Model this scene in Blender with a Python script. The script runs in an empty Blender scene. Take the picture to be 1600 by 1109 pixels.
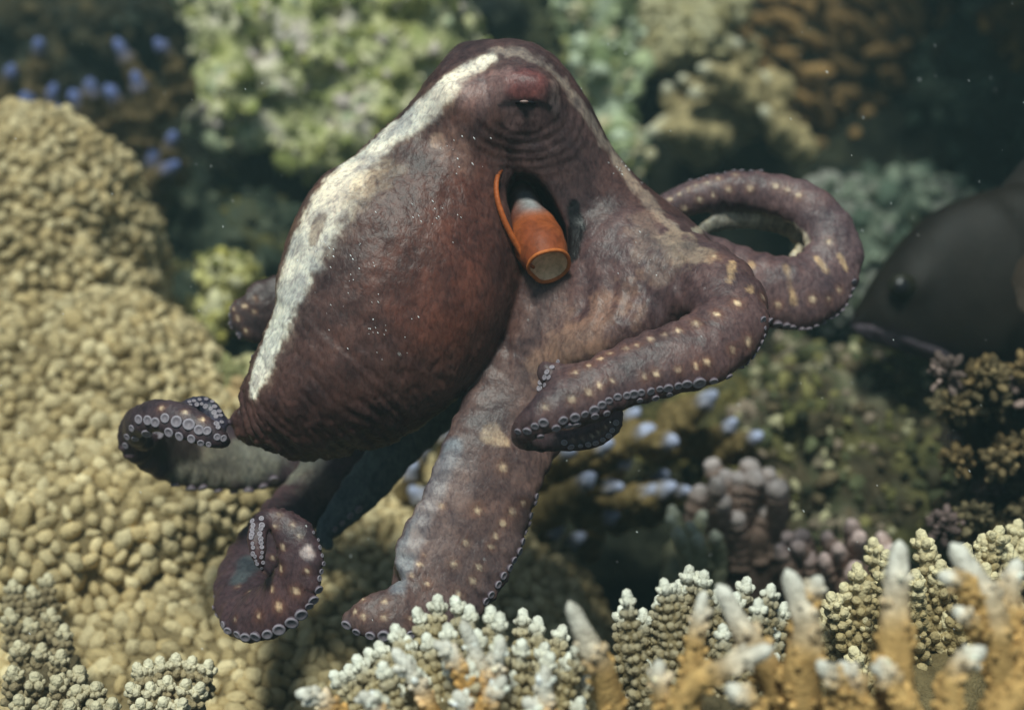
import bpy, math, random
import numpy as np
from mathutils import Vector, Matrix, Euler
from mathutils.bvhtree import BVHTree
import openvdb as vdb

random.seed(7)
RNG = np.random.default_rng(11)
SC = bpy.context.scene
COL = SC.collection

# ------------------------------------------------------------------ camera
PITCH = math.radians(20)
cam_d = bpy.data.cameras.new('camera')
cam = bpy.data.objects.new('camera', cam_d)
COL.objects.link(cam)
CAM_LOC = Vector((0, 0, 0.6))
cam.location = CAM_LOC
cam.rotation_euler = (math.pi / 2 - PITCH, 0, 0)
cam_d.sensor_width = 36
cam_d.lens = 36 / 0.7
cam_d.clip_start = 0.01
cam_d.clip_end = 200
cam_d.dof.use_dof = True
cam_d.dof.focus_distance = 0.755
cam_d.dof.aperture_fstop = 4.0
cam_d.dof.aperture_blades = 0
SC.camera = cam
CM = Matrix.Translation(CAM_LOC) @ Euler((math.pi / 2 - PITCH, 0, 0)).to_matrix().to_4x4()
CR = np.array(CM.to_3x3())
CT = np.array(CAM_LOC)
K = 0.7 / 1600

# ------------------------------------------------------------------ light
SUN_DIR = Vector((-0.12, -0.38, 0.91)).normalized()      # towards the sun
world = bpy.data.worlds.new('World')
SC.world = world
world.use_nodes = True
wn = world.node_tree
wn.nodes.clear()
wo = wn.nodes.new('ShaderNodeOutputWorld')
bg = wn.nodes.new('ShaderNodeBackground')
sky = wn.nodes.new('ShaderNodeTexSky')
sky.sky_type = 'NISHITA'
sky.sun_disc = False
sky.sun_elevation = math.asin(SUN_DIR.z)
sky.sun_rotation = math.atan2(SUN_DIR.x, SUN_DIR.y)
bg.inputs[1].default_value = 0.05
wn.links.new(sky.outputs[0], bg.inputs[0])
wn.links.new(bg.outputs[0], wo.inputs[0])
sun_d = bpy.data.lights.new('sun', 'SUN')
sun_d.energy = 4.4
sun_d.angle = math.radians(12)
sun_d.color = (0.92, 1.0, 0.92)
sun = bpy.data.objects.new('sun', sun_d)
COL.objects.link(sun)
sun.location = (-1, -2, 4)
sun.rotation_euler = (-SUN_DIR).to_track_quat('-Z', 'Y').to_euler()
SC.view_settings.view_transform = 'Standard'
SC.view_settings.look = 'None'
SC.view_settings.gamma = 1
SC.view_settings.exposure = 0.12
SC.cycles.use_denoising = True
SC.cycles.max_bounces = 6
SC.cycles.volume_bounces = 1

# ------------------------------------------------------------------ helpers
def pc(px, py, d):                      # pixel + depth -> camera coordinates
    return np.array([(px - 800) * K * d, (554.5 - py) * K * d, -d])

def c2w(a):
    return np.asarray(a) @ CR.T + CT

def P(px, py, d):
    return c2w(pc(px, py, d))

def w2c(a):
    return (np.asarray(a) - CT) @ CR

def proj(a):
    c = w2c(a)
    d = -c[..., 2]
    return 800 + c[..., 0] / (K * d), 554.5 - c[..., 1] / (K * d), d

def _h(i, j, k):
    n = (i * 374761393 + j * 668265263 + k * 2147483647 * 3 + 1013904223) & 0xffffffff
    n = ((n ^ (n >> 13)) * 1274126177) & 0xffffffff
    n = ((n ^ (n >> 16)) * 2246822519) & 0xffffffff
    return n ^ (n >> 15)

def perlin(p):
    p = np.asarray(p, dtype=np.float64)
    i = np.floor(p).astype(np.int64)
    f = p - i
    u = f * f * f * (f * (f * 6 - 15) + 10)
    out = 0
    for dx in (0, 1):
        for dy in (0, 1):
            for dz in (0, 1):
                h = _h(i[:, 0] + dx, i[:, 1] + dy, i[:, 2] + dz)
                g = ((h & 1023) / 511.5 - 1) * (f[:, 0] - dx) + (((h >> 10) & 1023) / 511.5 - 1) * (f[:, 1] - dy) + (((h >> 20) & 1023) / 511.5 - 1) * (f[:, 2] - dz)
                w = (u[:, 0] if dx else 1 - u[:, 0]) * (u[:, 1] if dy else 1 - u[:, 1]) * (u[:, 2] if dz else 1 - u[:, 2])
                out = out + w * g
    return out

def fbm(p, octv=4, gain=0.5):
    o, a, s = 0, 1, np.asarray(p, dtype=np.float64)
    for k in range(octv):
        o = o + a * perlin(s + 17.3 * k)
        a *= gain
        s = s * 2.03
    return o

def smooth(e0, e1, x):
    t = np.clip((x - e0) / (e1 - e0), 0, 1)
    return t * t * (3 - 2 * t)

def tag(o, label=None, cat=None, group=None, kind=None):
    if label: o['label'] = label
    if cat: o['category'] = cat
    if group: o['group'] = group
    if kind: o['kind'] = kind
    return o

def empty(name, loc):
    o = bpy.data.objects.new(name, None)
    o.location = Vector(loc)
    o.empty_display_size = 0.03
    COL.objects.link(o)
    return o

def wloc(o):
    v = Vector(o.location)
    while o.parent:
        o = o.parent
        v += Vector(o.location)
    return v

def mesh_data(name, v, f, mat, col=None, sm=True):
    me = bpy.data.meshes.new(name)
    v = np.asarray(v, dtype=np.float64)
    if isinstance(f, np.ndarray):
        n, m = f.shape
        me.vertices.add(len(v))
        me.vertices.foreach_set('co', v.ravel())
        me.loops.add(n * m)
        me.loops.foreach_set('vertex_index', f.ravel().astype(np.int32))
        me.polygons.add(n)
        me.polygons.foreach_set('loop_start', np.arange(0, n * m, m, dtype=np.int32))
        me.update(calc_edges=True)
    else:
        me.from_pydata(v.tolist(), [], f)
        me.update()
    if sm:
        me.polygons.foreach_set('use_smooth', np.ones(len(me.polygons), dtype=bool))
    if col is not None:
        at = me.color_attributes.new('Col', 'FLOAT_COLOR', 'POINT')
        c = np.ones((len(v), 4))
        c[:, :3] = col
        at.data.foreach_set('color', c.ravel())
    if mat: me.materials.append(mat)
    return me

def build(name, v, f, mat, parent=None, col=None, sm=True, origin=None):
    """one mesh object from world-space vertices"""
    v = np.asarray(v, dtype=np.float64)
    o0 = np.array(origin) if origin is not None else np.array([v[:, 0].mean(), v[:, 1].mean(), v[:, 2].min()])
    me = mesh_data(name, v - o0, f, mat, col, sm)
    o = bpy.data.objects.new(name, me)
    COL.objects.link(o)
    if parent:
        o.parent = parent
        o.location = Vector(o0) - wloc(parent)
    else:
        o.location = Vector(o0)
    return o

def inst(name, me, mat4, parent=None, color=None):
    o = bpy.data.objects.new(name, me)
    COL.objects.link(o)
    m = mat4.copy()
    if parent:
        o.parent = parent
        m.translation = m.translation - wloc(parent)
    o.matrix_basis = m
    if color: o.color = (*color, 1)
    return o

def frame_to(n, roll=0.0, up=None):
    n = Vector(n).normalized()
    return n.to_track_quat('Z', 'Y').to_matrix() @ Matrix.Rotation(roll, 3, 'Z')

class MB:                                   # collects geometry for one mesh
    def __init__(s): s.v, s.f, s.c, s.n = [], [], [], 0
    def add(s, v, f, c=None):
        v = np.asarray(v, dtype=np.float64)
        s.v.append(v)
        s.f += [tuple(i + s.n for i in q) for q in f]
        if c is not None:
            c = np.asarray(c, dtype=np.float64)
            s.c.append(np.tile(c, (len(v), 1)) if c.ndim == 1 else c)
        s.n += len(v)
    def build(s, name, mat, parent=None, **k):
        return build(name, np.vstack(s.v), s.f, mat, parent, np.vstack(s.c) if s.c else None, **k)

def catmull(pts, n):
    pts = np.asarray(pts, dtype=np.float64)
    m = len(pts)
    if m == 2:
        t = np.linspace(0, 1, n)[:, None]
        return pts[0] * (1 - t) + pts[1] * t
    ext = np.vstack([2 * pts[0] - pts[1], pts, 2 * pts[-1] - pts[-2]])
    seg = np.linalg.norm(np.diff(pts[:, :3], axis=0), axis=1)
    cum = np.concatenate([[0], np.cumsum(seg)])
    out = []
    for t in np.linspace(0, cum[-1], n):
        i = min(int(np.searchsorted(cum, t, side='right')) - 1, m - 2)
        u = (t - cum[i]) / max(seg[i], 1e-9)
        p0, p1, p2, p3 = ext[i], ext[i + 1], ext[i + 2], ext[i + 3]
        out.append(0.5 * ((2 * p1) + (p2 - p0) * u + (2 * p0 - 5 * p1 + 4 * p2 - p3) * u * u + (3 * p1 - p0 - 3 * p2 + p3) * u ** 3))
    return np.array(out)

def tube(path, rad, seg=12, cap=True, normal=None, flat=1.0):
    """tapered tube round a path; returns verts, faces, (along, angle) for each vert"""
    path = np.asarray(path, dtype=np.float64)
    n = len(path)
    rad = np.broadcast_to(np.asarray(rad, dtype=np.float64), (n,)) if np.ndim(rad) < 2 else rad
    tan = np.gradient(path, axis=0)
    tan /= np.linalg.norm(tan, axis=1)[:, None] + 1e-12
    ref = np.array([0.31, 0.87, 0.38]) if normal is None else np.asarray(normal, dtype=np.float64)
    side = np.cross(tan, ref)
    side /= np.linalg.norm(side, axis=1)[:, None] + 1e-12
    nrm = np.cross(side, tan)
    a = np.linspace(0, 2 * math.pi, seg, endpoint=False)
    v = path[:, None, :] + rad[:, None, None] * (np.cos(a)[None, :, None] * side[:, None, :] + flat * np.sin(a)[None, :, None] * nrm[:, None, :])
    v = v.reshape(-1, 3)
    f = []
    for i in range(n - 1):
        for j in range(seg):
            k = (j + 1) % seg
            f.append((i * seg + j, i * seg + k, (i + 1) * seg + k, (i + 1) * seg + j))
    par = np.stack([np.repeat(np.arange(n) / max(n - 1, 1), seg), np.tile(a, n)], 1)
    if cap:
        f.append(tuple(range(seg))[::-1])
        f.append(tuple((n - 1) * seg + j for j in range(seg)))
    return v, f, par

def dome(seg=8, rings=3, lat0=-0.9):
    """unit knob: a ball cut below, pole on +Z"""
    v, f = [], []
    for i in range(rings):
        la = lat0 + (math.pi / 2 - lat0) * i / rings
        for j in range(seg):
            lo = 2 * math.pi * (j + 0.5 * (i % 2)) / seg
            v.append((math.cos(la) * math.cos(lo), math.cos(la) * math.sin(lo), math.sin(la)))
    v.append((0, 0, 1))
    for i in range(rings - 1):
        for j in range(seg):
            k = (j + 1) % seg
            f.append((i * seg + j, i * seg + k, (i + 1) * seg + k, (i + 1) * seg + j))
    for j in range(seg):
        f.append(((rings - 1) * seg + j, (rings - 1) * seg + (j + 1) % seg, rings * seg))
    return np.array(v), f
DV, DF = dome()
DV2, DF2 = dome(10, 4)

def icosphere(sub):
    t = (1 + 5 ** 0.5) / 2
    v = [(-1, t, 0), (1, t, 0), (-1, -t, 0), (1, -t, 0), (0, -1, t), (0, 1, t), (0, -1, -t), (0, 1, -t), (t, 0, -1), (t, 0, 1), (-t, 0, -1), (-t, 0, 1)]
    f = [(0, 11, 5), (0, 5, 1), (0, 1, 7), (0, 7, 10), (0, 10, 11), (1, 5, 9), (5, 11, 4), (11, 10, 2), (10, 7, 6), (7, 1, 8), (3, 9, 4), (3, 4, 2), (3, 2, 6), (3, 6, 8), (3, 8, 9), (4, 9, 5), (2, 4, 11), (6, 2, 10), (8, 6, 7), (9, 8, 1)]
    v = [np.array(q) / np.linalg.norm(q) for q in v]
    for _ in range(sub):
        mid, nf = {}, []
        def m(a, b):
            k = (min(a, b), max(a, b))
            if k not in mid:
                q = v[a] + v[b]
                v.append(q / np.linalg.norm(q))
                mid[k] = len(v) - 1
            return mid[k]
        for a, b, c in f:
            ab, bc, ca = m(a, b), m(b, c), m(c, a)
            nf += [(a, ab, ca), (b, bc, ab), (c, ca, bc), (ab, bc, ca)]
        f = nf
    return np.array(v), f
ICO = {k: icosphere(k) for k in (1, 2, 3, 4, 5)}

# ------------------------------------------------------------------ materials
def nmat(name):
    m = bpy.data.materials.new(name)
    m.use_nodes = True
    return m, m.node_tree, m.node_tree.nodes['Principled BSDF']

def ramp(nt, fac, stops):
    r = nt.nodes.new('ShaderNodeValToRGB')
    while len(r.color_ramp.elements) < len(stops):
        r.color_ramp.elements.new(0.5)
    for e, (p, c) in zip(r.color_ramp.elements, stops):
        e.position = p
        e.color = (*c, 1) if len(c) == 3 else c
    nt.links.new(fac, r.inputs[0])
    return r.outputs[0]

def noise(nt, scale, detail=3, dist=0.0, vec=None, rough=0.55):
    t = nt.nodes.new('ShaderNodeTexNoise')
    t.inputs['Scale'].default_value = scale
    t.inputs['Detail'].default_value = detail
    t.inputs['Roughness'].default_value = rough
    t.inputs['Distortion'].default_value = dist
    if vec is not None: nt.links.new(vec, t.inputs['Vector'])
    return t.outputs[0]

def mixc(nt, a, b, fac, mode='MIX'):
    x = nt.nodes.new('ShaderNodeMix')
    x.data_type = 'RGBA'
    x.blend_type = mode
    for s, i in ((a, 6), (b, 7), (fac, 0)):
        if hasattr(s, 'is_linked'): nt.links.new(s, x.inputs[i])
        elif i == 0: x.inputs[0].default_value = s
        else: x.inputs[i].default_value = (*s, 1)
    return x.outputs[2]

def bump(nt, bsdf, h, strength, dist):
    b = nt.nodes.new('ShaderNodeBump')
    b.inputs['Strength'].default_value = strength
    b.inputs['Distance'].default_value = dist
    nt.links.new(h, b.inputs['Height'])
    nt.links.new(b.outputs[0], bsdf.inputs['Normal'])

def objvec(nt):
    return nt.nodes.new('ShaderNodeTexCoord').outputs['Object']

def mat_col(name, scale=160, amt=0.5, bscale=350, bstr=0.5, bdist=0.0015, rough=0.8, spec=0.15, src='attr', dark=(0.35, 0.32, 0.28), cups=0):
    """vertex colour (or object colour) broken up by noise, with fine relief"""
    m, nt, b = nmat(name)
    if src == 'attr':
        a = nt.nodes.new('ShaderNodeAttribute')
        a.attribute_name = 'Col'
        c = a.outputs['Color']
    else:
        c = nt.nodes.new('ShaderNodeObjectInfo').outputs['Color']
    v = objvec(nt)
    n1 = noise(nt, scale, 4, 0.3, v)
    f = ramp(nt, n1, [(0.3, (amt, amt, amt)), (0.62, (0, 0, 0))])
    c2 = mixc(nt, c, dark, f, 'MULTIPLY')
    nt.links.new(c2, b.inputs['Base Color'])
    b.inputs['Roughness'].default_value = rough
    b.inputs['Specular IOR Level'].default_value = spec
    h = noise(nt, bscale, 3, 0.2, v)
    if cups:
        vo = nt.nodes.new('ShaderNodeTexVoronoi')
        vo.inputs['Scale'].default_value = cups
        nt.links.new(v, vo.inputs['Vector'])
        ma = nt.nodes.new('ShaderNodeMath')
        ma.operation = 'MULTIPLY_ADD'
        ma.inputs[1].default_value = -.9
        nt.links.new(vo.outputs['Distance'], ma.inputs[0])
        nt.links.new(h, ma.inputs[2])
        h = ma.outputs[0]
    bump(nt, b, h, bstr, bdist)
    return m

M_CORAL = mat_col('coral_skeleton', 150, 0.6, 700, 0.7, 0.0012, cups=520)
M_KNOB = mat_col('coral_knob', 1.1, 0.5, 4, 0.6, 0.0011, src='obj', cups=3.2)
M_ROCK = mat_col('encrusted_rock', 60, 0.75, 260, 0.8, 0.004, dark=(0.25, 0.25, 0.2))

def mat_reef():
    m, nt, b = nmat('reef_rock')
    v = objvec(nt)
    c1 = ramp(nt, noise(nt, 9, 6, 0.6, v), [(0.3, (0.008, 0.010, 0.009)), (0.5, (0.022, 0.024, 0.018)), (0.66, (0.05, 0.052, 0.034)), (0.8, (0.10, 0.095, 0.065))])
    c2 = ramp(nt, noise(nt, 55, 5, 0.4, v), [(0.35, (0.25, 0.25, 0.22)), (0.7, (1.2, 1.15, 1.0))])
    c = mixc(nt, c1, c2, 1.0, 'MULTIPLY')
    nt.links.new(c, b.inputs['Base Color'])
    b.inputs['Roughness'].default_value = 0.9
    b.inputs['Specular IOR Level'].default_value = 0.1
    bump(nt, b, noise(nt, 70, 6, 0.3, v), 0.9, 0.02)
    return m
M_REEF = mat_reef()

def mat_skin():
    m, nt, b = nmat('octopus_skin')
    a = nt.nodes.new('ShaderNodeAttribute')
    a.attribute_name = 'Col'
    v = objvec(nt)
    mp = nt.nodes.new('ShaderNodeMapping')
    mp.inputs['Rotation'].default_value = (0.3, 0.75, 0.2)
    mp.inputs['Scale'].default_value = (1.0, 1.0, 0.45)
    nt.links.new(v, mp.inputs[0])
    sv = mp.outputs[0]
    fine = noise(nt, 520, 3, 0.4, sv)
    mott = noise(nt, 60, 5, 0.5, v)
    big = noise(nt, 17, 4, 0.6, v)
    f1 = ramp(nt, fine, [(0.33, (0.62, 0.58, 0.62)), (0.52, (1, 1, 1)), (0.75, (1.22, 1.15, 1.1))])
    f2 = ramp(nt, mott, [(0.34, (0.52, 0.50, 0.56)), (0.6, (1.18, 1.12, 1.08))])
    f3 = ramp(nt, big, [(0.35, (0.78, 0.82, 0.88)), (0.68, (1.18, 1.05, 0.98))])
    c = mixc(nt, a.outputs['Color'], f1, 0.9, 'MULTIPLY')
    c = mixc(nt, c, f2, 0.9, 'MULTIPLY')
    c = mixc(nt, c, f3, 0.9, 'MULTIPLY')
    # thin dark branching lines in the skin
    vo = nt.nodes.new('ShaderNodeTexVoronoi')
    vo.feature = 'DISTANCE_TO_EDGE'
    vo.inputs['Scale'].default_value = 75
    w = nt.nodes.new('ShaderNodeVectorMath')
    w.operation = 'ADD'
    wn_ = nt.nodes.new('ShaderNodeTexNoise')
    wn_.inputs['Scale'].default_value = 60
    nt.links.new(v, wn_.inputs['Vector'])
    ws = nt.nodes.new('ShaderNodeVectorMath')
    ws.operation = 'SCALE'
    ws.inputs[3].default_value = 0.012
    nt.links.new(wn_.outputs['Color'], ws.inputs[0])
    nt.links.new(sv, w.inputs[0])
    nt.links.new(ws.outputs[0], w.inputs[1])
    nt.links.new(w.outputs[0], vo.inputs['Vector'])
    ln = ramp(nt, vo.outputs['Distance'], [(0.0, (0.30, 0.26, 0.34)), (0.07, (1, 1, 1))])
    c = mixc(nt, c, ln, 0.32, 'MULTIPLY')
    nt.links.new(c, b.inputs['Base Color'])
    b.inputs['Roughness'].default_value = 0.45
    b.inputs['Specular IOR Level'].default_value = 0.27
    b.inputs['Subsurface Weight'].default_value = 0.08
    b.inputs['Subsurface Radius'].default_value = (0.006, 0.003, 0.002)
    b.inputs['Subsurface Scale'].default_value = 1.0
    h = nt.nodes.new('ShaderNodeMath')
    h.operation = 'MULTIPLY_ADD'
    h.inputs[1].default_value = 0.6
    nt.links.new(fine, h.inputs[0])
    nt.links.new(noise(nt, 210, 3, 0.5, sv), h.inputs[2])
    bump(nt, b, h.outputs[0], 0.5, 0.0011)
    return m
M_SKIN = mat_skin()

def mat_plain(name, col, rough=0.6, spec=0.2, nscale=200, namt=0.35, bdist=0.0006):
    m, nt, b = nmat(name)
    v = objvec(nt)
    c = ramp(nt, noise(nt, nscale, 4, 0.3, v), [(0.3, tuple(x * (1 - namt) for x in col)), (0.7, tuple(min(1, x * (1 + namt)) for x in col))])
    nt.links.new(c, b.inputs['Base Color'])
    b.inputs['Roughness'].default_value = rough
    b.inputs['Specular IOR Level'].default_value = spec
    bump(nt, b, noise(nt, nscale * 3, 3, 0.2, v), 0.4, bdist)
    return m
M_SUCK = mat_col('sucker_skin', 400, 0.4, 900, 0.3, 0.0004, rough=0.45, spec=0.35)
M_SIPH = mat_col('siphon_skin', 260, 0.6, 600, 0.4, 0.0008, rough=0.55, spec=0.2)
M_EYE = mat_plain('eye_dark', (0.008, 0.006, 0.008), 0.25, 0.4)
M_LID = mat_plain('eye_bead', (0.25, 0.16, 0.14), 0.4, 0.4)
M_FISH = mat_col('fish_skin', 90, 0.5, 420, 0.5, 0.0012, rough=0.6, spec=0.2)
M_FLECK_GLINT = mat_plain('fleck_and_glint', (0.8, 0.8, 0.76), 0.4, 0.4)

# ------------------------------------------------------------------ signed distance modelling (camera-aligned axes, metres)
class Sweep:
    """elliptical cross-section swept along a path. rows: px, py, depth, half width px, flatness, [normal]"""
    def __init__(s, rows, n=60, nrm=(0, 0, 1)):
        c = np.array([pc(r[0], r[1], r[2]) for r in rows])
        a = np.array([r[3] * K * r[2] for r in rows])
        b = np.array([r[3] * r[4] * K * r[2] for r in rows])
        N = np.array([(r[5] if len(r) > 5 else nrm) for r in rows], dtype=np.float64)
        q = catmull(np.hstack([c, a[:, None], b[:, None], N]), n)
        s.c, s.a, s.b, N = q[:, :3], np.maximum(q[:, 3], 0.001), np.maximum(q[:, 4], 0.001), q[:, 5:8]
        t = np.gradient(s.c, axis=0)
        s.t = t / (np.linalg.norm(t, axis=1)[:, None] + 1e-12)
        N = N - (N * s.t).sum(1)[:, None] * s.t
        s.n = N / (np.linalg.norm(N, axis=1)[:, None] + 1e-12)
        s.s = np.cross(s.t, s.n)
        m = max(s.a.max(), s.b.max())
        s.lo, s.hi = s.c.min(0) - m, s.c.max(0) + m
    def local(s, p):
        idx = np.empty(len(p), dtype=np.int64)
        cc = (s.c ** 2).sum(1)
        for i in range(0, len(p), 200000):
            q = p[i:i + 200000]
            idx[i:i + 200000] = (cc[None, :] - 2 * q @ s.c.T).argmin(1)
        q = p - s.c[idx]
        return idx, (q * s.s[idx]).sum(1), (q * s.n[idx]).sum(1), (q * s.t[idx]).sum(1)
    def sdf(s, p):
        i, x, y, z = s.local(p)
        a, b = s.a[i], s.b[i]
        m = np.minimum(a, b)
        k = np.sqrt((x / a) ** 2 + (y / b) ** 2 + (z / m) ** 2)
        g = np.sqrt((x / a ** 2) ** 2 + (y / b ** 2) ** 2 + (z / m ** 2) ** 2) + 1e-9
        return np.where(k > 0.3, k * (k - 1) / g, (k - 1) * m)

class Blob:
    """ellipsoid: px, py, depth, radii px (x, y, z), in-plane turn in degrees"""
    def __init__(s, px, py, d, rx, ry, rz, rot=0):
        s.c = pc(px, py, d)
        s.r = np.array([rx, ry, rz]) * K * d
        a = math.radians(rot)
        s.R = np.array([[math.cos(a), -math.sin(a), 0], [math.sin(a), math.cos(a), 0], [0, 0, 1]])
        m = s.r.max()
        s.lo, s.hi = s.c - m, s.c + m
    def sdf(s, p):
        q = (p - s.c) @ s.R
        k = np.sqrt(((q / s.r) ** 2).sum(1))
        g = np.sqrt(((q / s.r ** 2) ** 2).sum(1)) + 1e-9
        return np.where(k > 0.3, k * (k - 1) / g, (k - 1) * s.r.min())

class Field:
    def __init__(s, lo, hi, h):
        s.lo, s.h = np.array(lo), h
        s.n = np.ceil((np.array(hi) - s.lo) / h).astype(int) + 1
        s.v = np.full(s.n, 0.05, dtype=np.float32)
    def box(s, prim, pad):
        i0 = np.clip(np.floor((prim.lo - pad - s.lo) / s.h).astype(int), 0, s.n)
        i1 = np.clip(np.ceil((prim.hi + pad - s.lo) / s.h).astype(int) + 1, 0, s.n)
        g = np.stack(np.meshgrid(*[s.lo[k] + s.h * np.arange(i0[k], i1[k]) for k in range(3)], indexing='ij'), -1)
        return tuple(slice(i0[k], i1[k]) for k in range(3)), g.reshape(-1, 3), g.shape[:3]
    def add(s, prim, k=0.006):
        sl, p, sh = s.box(prim, 0.022)
        if callable(k): k = k(p).reshape(sh).astype(np.float32)
        d = np.clip(prim.sdf(p), -0.05, 0.05).reshape(sh).astype(np.float32)
        e = s.v[sl]
        h = np.maximum(k - np.abs(d - e), 0) / k
        s.v[sl] = np.minimum(d, e) - h * h * k * 0.25
    def cut(s, prim, k=0.004):
        sl, p, sh = s.box(prim, 0.01)
        d = -np.clip(prim.sdf(p), -0.05, 0.05).reshape(sh).astype(np.float32)
        e = s.v[sl]
        h = np.maximum(k - np.abs(d - e), 0) / k
        s.v[sl] = np.maximum(d, e) + h * h * k * 0.25
    def mesh(s):
        g = vdb.FloatGrid(0.05)
        g.copyFromArray(np.ascontiguousarray(s.v))
        pts, quads = g.convertToQuads(0.0)
        return np.asarray(pts, dtype=np.float64) * s.h + s.lo, np.asarray(quads, dtype=np.int64)

def vnormals(v, f):
    n = np.zeros_like(v)
    fn = np.cross(v[f[:, 1]] - v[f[:, 0]], v[f[:, 2]] - v[f[:, 0]])
    if f.shape[1] == 4:
        fn = np.cross(v[f[:, 2]] - v[f[:, 0]], v[f[:, 3]] - v[f[:, 1]])
    for k in range(f.shape[1]):
        np.add.at(n, f[:, k], fn)
    return n / (np.linalg.norm(n, axis=1)[:, None] + 1e-12)

# ------------------------------------------------------------------ reef terrain (structure)
def make_reef():
    prof = np.array([(-6, 0.0), (-2, 0.02), (-0.4, 0.06), (0.0, 0.10), (0.35, 0.16), (0.6, 0.13), (0.8, 0.02), (1.05, -0.02), (1.35, 0.06), (1.62, 0.22), (1.82, 0.45), (1.98, 0.75), (2.15, 1.05), (2.5, 1.32), (3.4, 1.5), (6, 1.65), (12, 1.8)])
    c = catmull(np.hstack([prof[:, :1] * 0, prof]), 420)[:, 1:]
    seg = np.linalg.norm(np.diff(c, axis=0), axis=1)
    # denser where the camera looks
    w = np.where((c[:, 0] > 0.3) & (c[:, 0] < 2.6), 6.0, 0.7)
    cum = np.concatenate([[0], np.cumsum(seg * 0.5 * (w[1:] + w[:-1]))])
    t = np.linspace(0, cum[-1], 330)
    yy, zz = np.interp(t, cum, c[:, 0]), np.interp(t, cum, c[:, 1])
    u = np.linspace(-1, 1, 331)
    xx = 1.15 * u + 7 * u ** 7
    X, Y = np.meshgrid(xx, yy, indexing='ij')
    Z = np.broadcast_to(zz, X.shape).copy()
    v = np.stack([X, Y, Z], -1).reshape(-1, 3)
    ny, nz = -np.gradient(zz), np.gradient(yy)
    l = np.hypot(ny, nz)
    nn = np.stack([np.zeros(len(yy)), ny / l, nz / l], 1)
    N = np.broadcast_to(nn[None], X.shape + (3,)).reshape(-1, 3)
    far = smooth(0.9, 1.5, v[:, 1])
    d = 0.13 * fbm(v * 3.1 + 3, 3) * (0.25 + far) + 0.06 * np.abs(fbm(v * 9 + 9, 4)) * (0.4 + far)
    v = v + N * d[:, None]
    a, b = X.shape
    idx = np.arange(a * b).reshape(a, b)
    f = np.stack([idx[:-1, :-1], idx[1:, :-1], idx[1:, 1:], idx[:-1, 1:]], -1).reshape(-1, 4)
    o = build('reef_slope', v, f, M_REEF, origin=(0, 0, 0))
    tag(o, 'dark encrusted reef slope rising behind the octopus', 'reef', kind='structure')
    return o, v, f
reef, RV, RF = make_reef()
REEF_BVH = BVHTree.FromPolygons([Vector(q) for q in RV], RF.tolist())

def ground_z(x, y):
    h = REEF_BVH.ray_cast(Vector((x, y, 3)), Vector((0, 0, -1)))
    return h[0].z if h[0] else 0.0

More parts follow.
